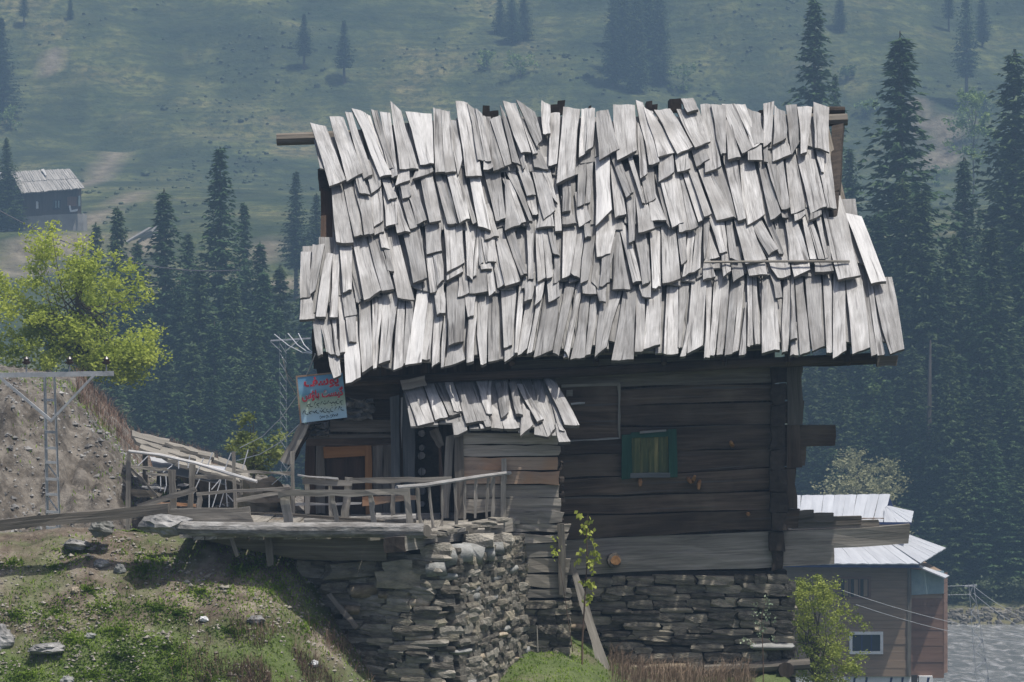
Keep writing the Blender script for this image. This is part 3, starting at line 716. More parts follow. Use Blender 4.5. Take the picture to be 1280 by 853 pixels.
# green window
win = board('window', rect(789, 543, 836, 594), YW - .005, .02, M['greenold'], house, 3, 2, .002)
for x0, x1 in ((790, 800), (800.5, 811), (811.5, 823), (823.5, 835)):
    board('board', rect(x0, 545, x1, 592), YW - .03 + R.uniform(-.004, .004), .02, M['greenold'], win, 1, 2, .002)
board('jamb', ((777, 544), (790, 543), (790, 598), (777, 600)), YW - .07, .07, M['green'], win, 1, 3, .003)
board('jamb', ((835, 537), (846, 536), (847, 597), (836, 597)), YW - .07, .07, M['green'], win, 1, 3, .003)
board('lintel', ((789, 541), (836, 538), (836, 546), (789, 548)), YW - .05, .05, M['green'], win, 2, 1, .003)
board('lintel_strip', ((800, 539.5), (833, 537), (833, 539.5), (800, 542)), YW - .08, .03, M['shingle'], win, 2, 1, .003)
board('sill', ((788, 592), (838, 591), (838, 597), (788, 598)), YW - .09, .09, M['blue'], win, 2, 1, .003)
# small panel frame nailed on the wall
pan = board('wall_panel', rect(700, 482, 773, 548), YW - .03, .025, M['darklog'], house, 3, 2, .004)
board('strip', ((702, 481), (775, 478), (775, 482), (702, 485)), YW - .06, .03, M['grey'], pan, 1, 4, .004)
board('strip', ((772, 480), (775.5, 480), (775.5, 548), (773, 548)), YW - .07, .02, M['grey'], pan, 1, 5, .007)
board('strip', ((700, 551), (775, 546.5), (775, 548.5), (700, 553)), YW - .07, .02, M['shingle'], pan, 1, 5, .005)
board('strip', ((708, 488), (716, 487), (716, 495), (708, 496)), YW - .08, .03, M['grey'], pan, 1, 2, .004)
board('strip', ((714, 503.5), (731, 503), (731, 505), (714, 507)), YW - .10, .02, M['shingle_pale'], pan, 1, 2, .004)
# pegs and round beam end
for px, py, dx, dy in ((800, 598, 0, 10), (860, 598, 4, 6), (865, 603, 4, -8), (875, 601, -2, 11), (916, 558, -3, -6), (934, 642, 2, 2)):
    pole('peg', [P(px, py, YW + .02), P(px + dx * .5, py + dy * .5, YW - .14), P(px + dx, py + dy, YW - .18)], [.03, .035, .02], M['orange_peg'], house, 6, .1)
bs = pole('beam_end', line(P(767, 700, YW + .1), P(768, 700.5, YW - .5), 2), [.115, .115, .105], M['greydark'], house, 10, .04)
pole('cut_face', line(P(769.5, 701, YW - .502), P(769.5, 701, YW - .53), 1), [.075, .07], M['orange_peg'], bs, 9, .06)

# dry-stone base of the house
mb = MB(); mb.add(*boxm(X_(705, YW), YW + .04, -5.6, X_(984, YW), YW + .5, Z_(714, YW)))
base = mb.build('stone_base', M['mortar'], house)
y = 716.
while y < 852:
    hh = R.uniform(5.5, 12); x = 708 + R.uniform(-6, 8)
    while x < 986:
        ww = R.uniform(13, 52); ww = min(ww, 994 - x)
        top = 722 - (x - 700) / 285 * 11
        cy_ = y + hh / 2 + (1 - (x - 700) / 285) * 7
        if ww > 10 and cy_ - hh / 2 > top - 1:
            r = R.random()
            p = P(x + ww / 2, cy_ + R.gauss(0, .8), YW + R.uniform(0, .05))
            o = stone('stone_tan' if r < .035 else 'stone_brown', p, (ww / 2 * .0122 * 1.06, R.uniform(.09, .15), hh / 2 * .0122 * 1.08), 0, base, 'stone', .035)
        x += ww + R.uniform(0, 1.5)
    y += hh
o = stone('stone_pale', P(966, 808, YW - .12), (.34, .14, .045), 0, base, 'flat_stone')
wpole('log', P(880, 838, 43.85), P(1012, 830, 43.85), .08, M['greydark'], base, 4)
pole('log_end', line(P(982, 838, 44.0), P(983, 838, 43.6), 1), [.13, .12], M['endgrain'], base, 9, .05)

# ------------------------------------------------------------------ porch block under the small shingle roof
YP = 42.6
mb = MB(); mb.add(*boxm(X_(572, YP), YP + .13, -4.9, X_(698, YP), YW - .02, Z_(548, YP)))
porch = mb.build('porch_wall', M['endgrain'], house)
PB = [541, 556, 571, 589, 606, 623, 641]
for i in range(6):
    xr_ = 700 + R.uniform(-3, 2)
    board('plank', ((570, PB[i] + .6 + R.uniform(-1, 1)), (xr_, PB[i] + .6), (xr_ - R.uniform(0, 3), PB[i + 1] - .6), (570, PB[i + 1] - .6 + R.uniform(-1, 1))), YP + R.uniform(-.03, .02), .13, M['warm'] if i in (2, 3) else M['tan'], porch, 2, 6, .010, .008, 'h')
PB2 = [(640, 655, 636, 704), (656, 667, 636, 713), (668, 679, 638, 710), (680, 698, 634, 708), (699, 717, 634, 713), (718, 735, 640, 709), (737, 748, 640, 714)]
for (y0, y1, x0, x1) in PB2:
    board('plank', ((x0 - 20, y0 + R.uniform(-2, 0)), (x1, y0 + .8), (x1 - R.uniform(0, 3), y1 - .8), (x0 - 20, y1 - .6 + R.uniform(-1, 1))), YP - .04 + R.uniform(-.05, .03), .14, M['grey'] if R.random() < .5 else M['tan'], porch, 2, 6, .010, .01, 'h')
for y0 in (549, 578, 598, 616, 650, 671, 690, 726):
    board('plank_end', rect(699, y0, 705, y0 + R.uniform(9, 14)), YP + .08, .5, M['endgrain'], porch, 1, 2, .012)
board('corner_post', ((696, 655), (706, 655), (708, 745), (700, 745)), YP - .12, .06, M['greydark'], porch, 1, 4, .008)
mb = MB(); mb.add(*boxm(X_(632, YP), YP + .12, -5.3, X_(706, YP), YW - .1, Z_(748, YP)))
pbase = mb.build('porch_base', M['mortar'], house)
y = 751.
while y < 822:
    hh = R.uniform(7, 13); x = 628 + R.uniform(-8, 4)
    while x < 706:
        ww = min(R.uniform(22, 52), 713 - x)
        if ww > 9: stone('stone_brown', P(x + ww / 2, y + hh / 2, YP + R.uniform(0, .05)), (ww / 2 * .0125, R.uniform(.1, .16), hh / 2 * .0128), 0, pbase, 'stone', .035)
        x += ww
    y += hh
# little shingle roof over it
PY0, PZ0 = 42.25, Z_(548, 42.25); PY1, PZ1 = 43.75, Z_(468, 43.75)
PK = (PZ1 - PZ0) / (PY1 - PY0); PN = Vector((0, -PK, 1)).normalized(); PS = math.sqrt(1 + PK * PK)
def pp(px, py, h=0.):
    dx, dz = (px - 640) / F, (426.5 - py) / F
    t = (PZ0 + h * PS - PK * PY0) / (dz - PK)
    return Vector((t * dx, t, t * dz))
mb = MB(); mb.add(*slab(pp(512, 476, -.1), pp(690, 476, -.1), pp(706, 530, -.1), pp(536, 522, -.1), -PN * .03, 4, 2, .004))
proof = mb.build('porch_roof', M['greydark'], house)
s = 1280 / 250
for e in [(65,130,185,115,275,372,168,400),(190,105,260,100,360,340,280,360),(270,110,330,100,440,310,370,330),(330,90,385,90,450,300,395,300),(390,100,520,95,600,365,470,385),
          (395,380,450,370,485,420,395,455),(530,100,640,95,640,320,600,320),(540,260,590,200,635,400,600,405),(660,125,745,115,745,310,705,350),(640,330,700,340,715,410,640,410),
          (750,120,800,125,835,325,790,320),(720,350,770,330,820,410,720,420),(800,130,855,130,965,350,925,370),(830,250,880,300,905,395,815,460),(870,140,960,120,1045,410,995,470),
          (910,390,950,380,1005,470,915,455),(955,60,1060,130,1205,390,1110,390,1),(1040,380,1090,400,1145,490,1070,495),(1020,250,1050,280,1105,430,1070,420),(560,380,620,400,640,405,560,410)]:
    pts = [(490 + e[2 * k] / s, 455 + e[2 * k + 1] / s) for k in range(4)]
    small = pts[3][1] - pts[0][1] < 22
    if small: pts[0] = (pts[0][0] - 4, pts[0][1] - 14); pts[1] = (pts[1][0] - 4, pts[1][1] - 14)
    h = .10 + R.uniform(-.02, .02) + (.06 if len(e) > 8 else 0) - (.04 if small else 0)
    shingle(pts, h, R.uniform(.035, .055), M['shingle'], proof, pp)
mb = MB()
x = 514
while x < 700:
    w_ = R.uniform(12, 20); yb = 532 + (x - 514) / 190 * 10 + R.uniform(-6, 4)
    mb.add(*slab(pp(x - 12, 474, -.08), pp(x - 12 + w_, 474, -.08), pp(x + w_, yb, .02), pp(x, yb, .02), -PN * .035, 1, 2, .006)); x += w_ + 1
mb.build('shingle_underlayer', M['shingle'], proof, stuff=True)
board('beam', ((500, 476), (530, 470), (534, 482), (504, 488)), 43.3, .2, M['grey'], house)
# posts left of the porch block
for c, Y, m_ in ((((568, 542), (580, 542), (580, 648), (569, 648)), 42.55, 'greydark'), (((557, 546), (568, 544), (560, 648), (552, 648)), 42.7, 'grey'), (((548, 545), (552, 545), (556, 648), (551, 648)), 42.75, 'brown'),
                 (((503, 492), (518, 492), (519, 648), (505, 648)), 43.6, 'blue'), (((487, 497), (499, 494), (500, 648), (490, 648)), 43.7, 'blue'), (((536, 540), (547, 535), (556, 556), (548, 560)), 42.7, 'greydark')):
    board('post', c, Y, .12, M[m_], house, 2, 5, .006)
board('cord_strip', ((501, 497), (503, 497), (503, 560), (502, 560)), 43.58, .02, M['shingle'], house, 1, 3)

# ------------------------------------------------------------------ entrance wall on the left with its door
YE = 44.15
mb = MB(); mb.add(*boxm(X_(383, YE), YE + .14, -3.2, X_(520, YE), YE + 1.6, Z_(470, YE)))
ent = mb.build('entrance_wall', M['darklog'], house)
for (x0, y0, x1, y1, m_, d) in ((400, 476, 500, 500, 'darklog', 0), (405, 500, 500, 524, 'darklog', .01), (412, 525, 492, 540, 'greydark', -.06), (384, 543, 492, 549, 'greydark', -.02), (382, 549, 492, 557, 'darklog', -.04),
                           (381, 557, 394, 642, 'brown', -.03), (395, 557, 406, 642, 'greydark', -.02), (466, 557, 478, 642, 'greydark', -.01), (478.5, 556, 491, 642, 'greydark', -.02), (519, 536, 550, 648, 'endgrain', -.3)):
    board('plank', rect(x0, y0, x1, y1, R.uniform(-1, 1)), YE + d, .1, M[m_], ent, 2, 4, .007)
for k, (py, r) in enumerate(((542, .055), (560, .05), (570, .06), (590, .065), (614, .06), (630, .05))):
    pole('billet_end', line(P(527 + R.uniform(-1, 2), py, YE - .25), P(527, py, YE - .40), 1), [r, r * .9], M['shingle'], ent, 9, .08)
door = board('door', rect(407, 570, 456, 645), YE + .03, .05, M['door'], house, 2, 3, .002)
board('panel', rect(410, 574, 430, 640), YE + .015, .02, M['door'], door, 1, 2, .002)
board('panel', rect(434, 574, 454, 640), YE + .015, .02, M['door'], door, 1, 2, .002)
board('door_lintel', ((404, 559), (458, 557), (458, 570), (405, 573)), YE - .07, .1, M['orange'], door, 1, 3, .003)
board('jamb', ((456, 557), (464, 557), (466, 645), (457, 645)), YE - .07, .1, M['orange'], door, 1, 4, .003)
# small lean-to roof edge at the left
board('lean_to_roof', ((375, 529), (386, 532), (362, 581), (350, 576)), 43.3, .5, M['grey'], house, 2, 4, .007)
board('lean_to_roof', ((380, 532), (388, 540), (366, 580), (359, 582)), 43.5, .3, M['endgrain'], house, 2, 4, .007)
# crumpled sheets stuffed under the eave
def crumple(name, px, py, w_, h_, Y, mat, parent, seed):
    V = []; Fc = []; n = 9
    for j in range(n):
        for i in range(n):
            u, v = i / (n - 1), j / (n - 1)
            q = Vector((u * 3 + seed, v * 3, seed * 2.))
            V.append(P(px + (u - .5) * w_ + 7 * noise.noise(q), py + (v - .5) * h_ + 6 * noise.noise(q + Vector((9, 0, 0))), Y + .16 * noise.noise(q * 1.7)))
    for j in range(n - 1):
        for i in range(n - 1): Fc.append((j * n + i, j * n + i + 1, (j + 1) * n + i + 1, (j + 1) * n + i))
    o = mk(name, V, Fc, mat, parent); md = o.modifiers.new('s', 'SOLIDIFY'); md.thickness = .015; return o
crumple('crumpled_sheet', 449, 512, 34, 26, YE - .14, M['cloth'], ent, 3)
crumple('crumpled_sheet', 398, 537, 26, 18, YE - .2, M['cloth'], ent, 8)

# ------------------------------------------------------------------ painted sign
YS = 43.25
SQ = [P(371, 471, YS), P(428, 465.5, YS), P(434, 522, YS), P(376.5, 529, YS)]
def sgn_pt(u, v, d=0.): return (SQ[0] * (1 - u) + SQ[1] * u) * (1 - v) + (SQ[3] * (1 - u) + SQ[2] * u) * v + Vector((0, -d, 0))
sign = thing('painted_sign', 'small sky-blue painted sign with red and black lettering hanging under the left eave', 'sign', SQ[3])
def sign_mat():
    m, t, b, N = nodes('sign_paint', .5); L = t.links.new
    tc = N('TexCoord'); sp = N('SeparateXYZ'); L(tc.outputs['UV'], sp.inputs[0])
    n1 = N('TexNoise', Scale=4., Detail=4.); L(tc.outputs['UV'], n1.inputs[0])
    ad = N('Math', operation='MULTIPLY_ADD'); L(n1.outputs[0], ad.inputs[0]); ad.inputs[1].default_value = .22; L(sp.outputs[1], ad.inputs[2])
    r = ramp(N, [(.10, (.10, .27, .45)), (.36, (.22, .40, .52)), (.50, (.12, .28, .38)), (.60, (.24, .34, .24)), (.80, (.40, .48, .36)), (.95, (.36, .50, .54)), (1., (.34, .50, .58))])
    L(ad.outputs[0], r.inputs[0]); L(r.outputs[0], b.inputs['Base Color']); return m
V, Fc, U = slab(*SQ, (0, .012, 0), 4, 4, .0)
U = [(i / 4, j / 4) for j in range(5) for i in range(5)] + [(0, 0)] * 16
mk('sign_panel', V, Fc, sign_mat(), sign, U)
board('frame_strip', ((369.5, 470), (428, 464.3), (428, 466.4), (370, 472.4)), YS - .005, .025, M['warm'], sign, 1, 3, .001)
board('frame_strip', ((369.6, 471), (371.6, 471), (377, 529), (375.3, 529.4)), YS - .005, .025, M['warm'], sign, 1, 3, .001)
red = plain('sign_red_paint', (.52, .035, .06), .5); blk = plain('sign_black_paint', (.02, .025, .03), .5); pinkish = plain('sign_pale_outline', (.55, .50, .50), .5)
def lettering(name, body, u0, v0, u1, v1, mat, d, bold=0.):
    """glyph outlines taken as real mesh and laid on the sign"""
    c = bpy.data.curves.new(name, 'FONT'); c.body = body; c.resolution_u = 2; c.offset = bold
    t = bpy.data.objects.new(name, c); COL.objects.link(t); bpy.context.view_layer.update()
    me = bpy.data.meshes.new_from_object(t); bpy.data.objects.remove(t)
    x0 = min(v.co.x for v in me.vertices); x1 = max(v.co.x for v in me.vertices); y0 = min(v.co.y for v in me.vertices); y1 = max(v.co.y for v in me.vertices)
    for v in me.vertices:
        a_, b_ = (v.co.x - x0) / (x1 - x0), (v.co.y - y0) / (y1 - y0)
        v.co = sgn_pt(u0 + (u1 - u0) * a_, v1 + (v0 - v1) * b_, d)
    me.materials.clear(); me.materials.append(mat)
    return link(name, me, sign)
for nm, mt, d, bd in (('letter_outline', pinkish, .004, .06), ('red_lettering', red, .008, .034)):
    lettering(nm, '\ufed2\ufeb3\ufeee\ufbfe', .14, .04, .90, .31, mt, d, bd)
    lettering(nm, '\ufeb1\ufe85\ufe8e\ufba8 \ufb67\ufeb4\ufbff\ufb94', .07, .30, .98, .56, mt, d, bd)
def strokes(name, v, h, u0, u1, n, seed, wd, mat):
    r = random.Random(seed); mb = MB(); u = u1
    for k in range(n):                                             # hand-lettered strokes, right to left
        du = (u1 - u0) / n; pts = []
        kind = r.choice('wbtll'); m = 7
        for i in range(m):
            q = i / (m - 1)
            if kind == 'w': pu, pv = u - du * 1.1 * q, v - h * .25 * math.sin(q * math.pi * 3)
            elif kind == 'b': pu, pv = u - du * (.5 + .6 * math.sin(q * math.pi * 1.2 - .6)), v - h * .4 + h * .8 * q
            elif kind == 't': pu, pv = u - du * (.2 + .7 * q), v - h * .7 + h * .9 * q * q
            else: pu, pv = u - du * (.3 + .9 * math.sin(q * math.pi * .8)), v + h * .45 * math.cos(q * math.pi * .9)
            pts.append((pu, pv))
        for i in range(m - 1):
            a_, b_ = pts[i], pts[i + 1]; t_ = wd * (.55 + .45 * math.sin(math.pi * (i + .5) / (m - 1)))
            mb.add([sgn_pt(a_[0], a_[1] - t_, .006), sgn_pt(b_[0], b_[1] - t_, .006), sgn_pt(b_[0], b_[1] + t_, .006), sgn_pt(a_[0], a_[1] + t_, .006)], [(0, 1, 2, 3)])
        if r.random() < .5:
            a_ = (u - du * .5, v + h * r.choice((-.75, .75))); mb.add([sgn_pt(a_[0] - .012, a_[1], .006), sgn_pt(a_[0], a_[1] - .014, .006), sgn_pt(a_[0] + .012, a_[1], .006), sgn_pt(a_[0], a_[1] + .014, .006)], [(0, 1, 2, 3)])
        u -= du
    mb.build(name, mat, sign)
strokes('black_lettering', .645, .075, .16, .95, 11, 4, .010, blk)
strokes('black_lettering', .80, .075, .04, .97, 12, 9, .011, blk)
strokes('black_lettering', .925, .04, .40, .82, 9, 15, .008, blk)

# ------------------------------------------------------------------ dry-stone terrace wall with rounded corner
terrace = thing('stone_terrace', 'curved dry-stone retaining wall carrying the wooden platform', 'stone wall', (-1.2, 41, -4.8))
PATH = [Vector((-3.35, 40.75, 0)), Vector((-2.3, 40.15, 0)), Vector((-1.45, 39.72, 0)), Vector((-1.12, 39.62, 0)), Vector((-.86, 39.75, 0)), Vector((-.66, 40.1, 0)), Vector((-.30, 41.2, 0)), Vector((.13, 42.75, 0))]
LEN = [0.]
for a_, b_ in zip(PATH, PATH[1:]): LEN.append(LEN[-1] + (b_ - a_).length)
def path(s):
    for i in range(len(PATH) - 1):
        if s <= LEN[i + 1] or i == len(PATH) - 2:
            t = (s - LEN[i]) / (LEN[i + 1] - LEN[i]); d = (PATH[i + 1] - PATH[i]).normalized()
            return PATH[i].lerp(PATH[i + 1], t), d
mb = MB(); ring = PATH + [Vector((.1, 43.3, 0)), Vector((-3.4, 43.3, 0))]
k = len(ring); cxy = Vector((-1.6, 41.6, 0))
V = [p + (cxy - p) * .05 + Vector((0, 0, z)) for z in (-5.2, -2.98) for p in ring]
mb.add(V, [(i, (i + 1) % k, k + (i + 1) % k, k + i) for i in range(k)] + [tuple(range(k, 2 * k)), tuple(range(k))[::-1]])
core = mb.build('wall_core', M['mortar'], terrace)
z = -4.86; todo = []
while z < -2.9:
    hh = R.uniform(.06, .12); s_ = R.uniform(-.1, .1)
    while s_ < LEN[-1]:
        left = s_ < LEN[3]
        ww = R.uniform(.28, .74) if s_ < LEN[2] else R.uniform(.2, .42) if s_ < LEN[4] else R.uniform(.15, .38)
        p, d = path(min(LEN[-1], max(0, s_ + ww / 2))); ztop = -2.93 + (.02 if left else .08)
        nrm = Vector((d.y, -d.x, 0)); zc = z + hh / 2 + .02 * math.sin(s_ * 2)
        if zc + hh / 2 < ztop and zc > near(p.x, p.y - .15) - .2:
            r = R.random()
            lib = 'stone_tan' if r < .02 else ('stone_pale' if r < (.02 if left else .05) else ('stone_brown' if r < .45 else 'stone'))
            loc = Vector((p.x, p.y, zc)) + nrm * (R.uniform(-.03, .03) - (zc + 2.9) * .05)
            todo.append((ww * hh * (1 if left else .6), lib, loc, (ww / 2 * 1.06, R.uniform(.09, .13), hh / 2 * 1.16), math.atan2(d.y, d.x) + R.gauss(0, .04)))
        s_ += ww
    z += hh * .93
todo.sort(key=lambda e: -e[0]); cnt = len(todo); mb = MB()
for k, (_, lib, loc, half, tg) in enumerate(todo):
    if k < 280: stone(lib, loc, half, tg, core, 'stone', .035)
    else:                                                          # the smallest ones are joined
        V, Fc = stone_mesh(900 + k % 12, .06); mt_ = Matrix.Rotation(tg, 4, 'Z')
        mb.add([loc + mt_ @ Vector((v[0] * half[0], v[1] * half[1], v[2] * half[2])) for v in V], Fc)
if mb.V: mb.build('small_stones', M['stone_brown'], core, stuff=True)
# capping stones: pale boulders along the right-hand top, larger slabs at left
for px, py, Y, lib, hx, hz in ((556, 697, 39.75, 'stone_pale', .17, .12), (574, 692, 39.95, 'stone_pale', .20, .13), (590, 692, 40.3, 'stone_pale', .17, .11), (604, 692, 40.8, 'stone_pale', .17, .10), (618, 686, 41.2, 'stone_pale', .14, .09), (628, 676, 41.8, 'stone', .15, .10),
                             (545, 712, 39.62, 'stone_pale', .15, .10), (598, 676, 40.7, 'stone', .22, .10), (545, 688, 39.7, 'stone', .22, .09), (457, 738, 39.95, 'stone_tan', .22, .09), (484, 745, 39.85, 'stone_tan', .13, .06), (440, 762, 39.9, 'stone_tan', .11, .06),
                             (500, 724, 39.7, 'stone_brown', .34, .13), (420, 735, 40.1, 'stone_brown', .22, .08), (395, 714, 40.4, 'stone', .34, .13), (450, 712, 39.95, 'stone', .45, .12), (505, 706, 39.7, 'stone', .30, .09), (372, 724, 40.5, 'stone', .12, .05)):
    stone(lib, P(px, py, Y), (hx, .16, hz), .0, core, 'cap_stone', .1)
board('diagonal_plank', ((407, 744), (414, 741), (450, 783), (444, 787)), (39.8, 39.8, 39.5, 39.5), .05, M['greydark'], terrace, 1, 4, .006)

# ------------------------------------------------------------------ wooden platform on the terrace
plat = thing('wooden_platform', 'weathered plank platform with thick edge logs in front of the entrance door', 'platform', (-2.0, 41.5, -2.95))
o = pole('edge_log', [P(180, 655, 39.6), P(235, 661, 39.45), P(300, 662, 39.35), P(380, 663, 39.3), P(450, 662.5, 39.25), P(530, 664, 39.2)], [.10, .105, .10, .105, .10, .105], M['bark'], plat, 12, .035)
pole('cut_face', [P(531, 664, 39.19), P(534, 664, 39.16)], [.095, .085], M['greydark'], o, 10, .04)
def beam(name, a, b, hw, hh, mat, parent, n=6, jit=.012):
    a, b = Vector(a), Vector(b); d = (b - a).normalized(); sx = d.cross(Vector((0, 0, 1))).normalized() * hw; uz = Vector((0, 0, hh))
    V = []; U = []; ox = R.uniform(0, 30)
    for i in range(n + 1):
        p = a.lerp(b, i / n)
        for k, c in enumerate((sx + uz, -sx + uz, -sx - uz, sx - uz)):
            V.append(p + c + Vector((R.gauss(0, jit), R.gauss(0, jit), R.gauss(0, jit)))); U.append((k * .16 + ox, (p - a).length))
    Fc = [(i * 4 + k, i * 4 + (k + 1) % 4, i * 4 + 4 + (k + 1) % 4, i * 4 + 4 + k) for i in range(n) for k in range(4)] + [(3, 2, 1, 0), tuple(4 * n + k for k in range(4))]
    return mk(name, V, Fc, mat, parent, U)
beam('side_beam', P(493, 681, 39.15), P(636, 654, 42.75), .17, .095, M['grey'], plat, 8)
bb = board('end_face', ((479, 673), (505, 671), (506, 689), (481, 691)), 39.05, .1, M['endgrain'], plat, 2, 2, .008)
board('under_plank', ((238, 672), (482, 672), (482, 701), (372, 700)), (39.75, 39.5, 39.5, 39.75), .12, M['greydark'], plat, 2, 6, .012, .01, 'h')
# floor boards, laid side by side towards the door
x = -4.55
while x < -.1:
    w_ = R.uniform(.16, .26)
    yb_ = 39.4 if x < -1.25 else 39.4 + (x + 1.25) * 2.7
    z_ = -2.66 + R.gauss(0, .012)
    mb = MB(); mb.add(*slab((x, 44.0, z_), (x + w_, 44.0, z_), (x + w_, yb_ + R.uniform(-.05, .06), z_ + R.gauss(0, .01)), (x, yb_ + R.uniform(-.05, .05), z_), (0, 0, -.05), 1, 4, .006))
    mb.build('floor_board', M['grey'], plat); x += w_ + .012
for px, py, hx in ((560, 667, .12), (582, 662, .2), (605, 657, .2), (622, 652, .16), (548, 670, .1)):
    t_ = (px - 548) / 90
    stone('stone', P(px, py - 2, 39.7 + t_ * 2.9), (hx, .1, .035), .9, plat, 'flat_stone', .05)
wpole('cross_log', P(470, 649, 42.95), P(671, 646, 42.95), .085, M['bark'], plat, 6, 10)
wpole('cross_log', P(380, 653, 41.9), P(520, 648, 41.9), .06, M['bark'], plat, 4)
for c, Y in ((((286, 672), (291, 671), (299, 694), (295, 697)), 39.45), (((330, 671), (340, 671), (342, 706), (334, 709)), 39.55)):
    board('strut', c, Y, .05, M['greydark'], plat, 1, 3)
board('long_board', ((200, 637), (312, 634), (317, 653), (205, 657)), 39.9, .07, M['grey'], plat, 2, 6, .006, 0, 'h')
board('long_board', ((312, 641), (372, 643), (480, 650), (480, 656), (316, 652))[0:4], (40.4, 40.4, 40.4, 40.4), .06, M['greydark'], plat, 1, 5, .006, 0, 'h')

# right-hand railing
Yr = lambda px: 39.6 + max(0, min(1, (px - 508) / 125)) * 2.95
rail = thing('side_railing', 'low railing of thin uneven sticks along the right side of the platform', 'railing', P(570, 665, 41))
z3 = 4.7375
pole('top_rail', [P(480 + zx / z3, 500 + zy / z3, Yr(480 + zx / z3)) for zx, zy in ((75, 520), (240, 507), (420, 478), (590, 452), (747, 432))], [.03, .032, .03, .028, .028], M['shingle'], rail, 7, .05)
for (x0, y0, x1, y1, ww) in ((133, 522, 152, 742, 40), (195, 520, 220, 735, 22), (266, 515, 291, 758, 20), (341, 505, 346, 748, 14), (416, 488, 432, 735, 20), (480, 480, 480, 708, 16), (546, 470, 541, 700, 16), (617, 460, 606, 698, 14), (648, 455, 645, 690, 18), (712, 345, 706, 705, 34)):
    a_ = (480 + x0 / z3, 500 + y0 / z3); b_ = (480 + x1 / z3, 500 + y1 / z3); hw = ww / z3 / 2
    board('post' if ww > 30 else 'baluster', ((a_[0] - hw, a_[1]), (a_[0] + hw, a_[1]), (b_[0] + hw, b_[1]), (b_[0] - hw, b_[1])), Yr(a_[0]) + .03, .03, M['grey'], rail, 1, 4, .006)
# front and rear railings
z5 = 1247 / 380
def z5p(x, y): return (340 + x / z5, 440 + y / z5)
fr = thing('front_railing', 'rickety front railing with one wavy rail and crooked posts along the edge log', 'railing', P(420, 660, 39.5))
board('rail', (z5p(20, 572), z5p(555, 562), z5p(555, 586), z5p(20, 596)), 39.45, .03, M['grey'], fr, 1, 9, .010, 0, 'h')
for x0, y0, x1, y1, ww in ((50, 585, 68, 702, 40), (248, 590, 267, 708, 17), (400, 572, 420, 708, 20)):
    a_, b_ = z5p(x0, y0), z5p(x1, y1); hw = ww / z5 / 2
    board('post', ((a_[0] - hw, a_[1]), (a_[0] + hw, a_[1]), (b_[0] + hw, b_[1]), (b_[0] - hw, b_[1])), 39.52, .04, M['grey'], fr, 1, 5, .007)
rr = thing('rear_railing', 'board railing in front of the brown door with a pale top rail', 'railing', P(450, 655, 41.6))
board('rail', (z5p(105, 503), z5p(272, 518), z5p(272, 524), z5p(105, 511)), 41.5, .05, M['shingle'], rr, 1, 4, .005, 0, 'h')
board('rail', (z5p(125, 516), z5p(328, 530), z5p(328, 551), z5p(125, 545)), 41.55, .04, M['grey'], rr, 1, 5, .006, 0, 'h')
board('rail', (z5p(322, 518), z5p(735, 514), z5p(735, 530), z5p(322, 541)), 41.6, .04, M['grey'], rr, 1, 7, .006, 0, 'h')
board('rail', (z5p(90, 622), z5p(365, 618), z5p(365, 626), z5p(90, 632)), 41.65, .04, M['shingle'], rr, 1, 5, .005, 0, 'h')
board('rail', (z5p(370, 596), z5p(600, 590), z5p(600, 606), z5p(370, 634)), 41.65, .04, M['warm'], rr, 1, 5, .005, 0, 'h')
for x0, y0, x1, y1, ww in ((84, 408, 85, 664, 16), (145, 540, 145, 664, 18), (236, 528, 242, 676, 16), (316, 516, 298, 684, 32), (497, 532, 496, 672, 16)):
    a_, b_ = z5p(x0, y0), z5p(x1, y1); hw = ww / z5 / 2
    board('post', ((a_[0] - hw, a_[1]), (a_[0] + hw, a_[1]), (b_[0] + hw, b_[1]), (b_[0] - hw, b_[1])), 41.62, .05, M['grey'], rr, 1, 5, .006)

# ------------------------------------------------------------------ tumbledown fence and shed at the left of the platform
fence = thing('tumbledown_fence', 'tumbledown fence of grey posts and crossed rails left of the platform', 'fence', P(240, 640, 42.6))
zf = 1158 / 190
def zfp(x, y): return (130 + x / zf, 540 + y / zf)
def strip(name, a, b, wpx, Y, mat, parent, th=.05):
    a_, b_ = zfp(*a), zfp(*b); dx, dy = b_[0] - a_[0], b_[1] - a_[1]; l = math.hypot(dx, dy); nx_, ny_ = -dy / l * wpx / zf / 2, dx / l * wpx / zf / 2
    return board(name, ((a_[0] - nx_, a_[1] - ny_), (b_[0] - nx_, b_[1] - ny_), (b_[0] + nx_, b_[1] + ny_), (a_[0] + nx_, a_[1] + ny_)), Y, th, mat, parent, 1, 5, .006, 0, 'h')
for a_, b_, ww, Y in (((188, 145), (178, 760), 30, 43.0), ((512, 290), (535, 740), 50, 42.2), ((672, 245), (657, 740), 40, 42.6), ((724, 470), (716, 740), 30, 42.0), ((985, 155), (1004, 740), 26, 43.0), ((1040, 360), (1045, 480), 18, 43.3)):
    strip('post', a_, b_, ww, Y, M['grey'], fence, .07)
pole('pale_pole', [P(*zfp(188, 147), 42.95), P(*zfp(430, 178), 42.9), P(*zfp(690, 236), 42.8), P(*zfp(930, 312), 42.6), P(*zfp(1165, 380), 42.4)], [.022, .024, .026, .028, .026], M['shingle_pale'], fence, 7, .05)
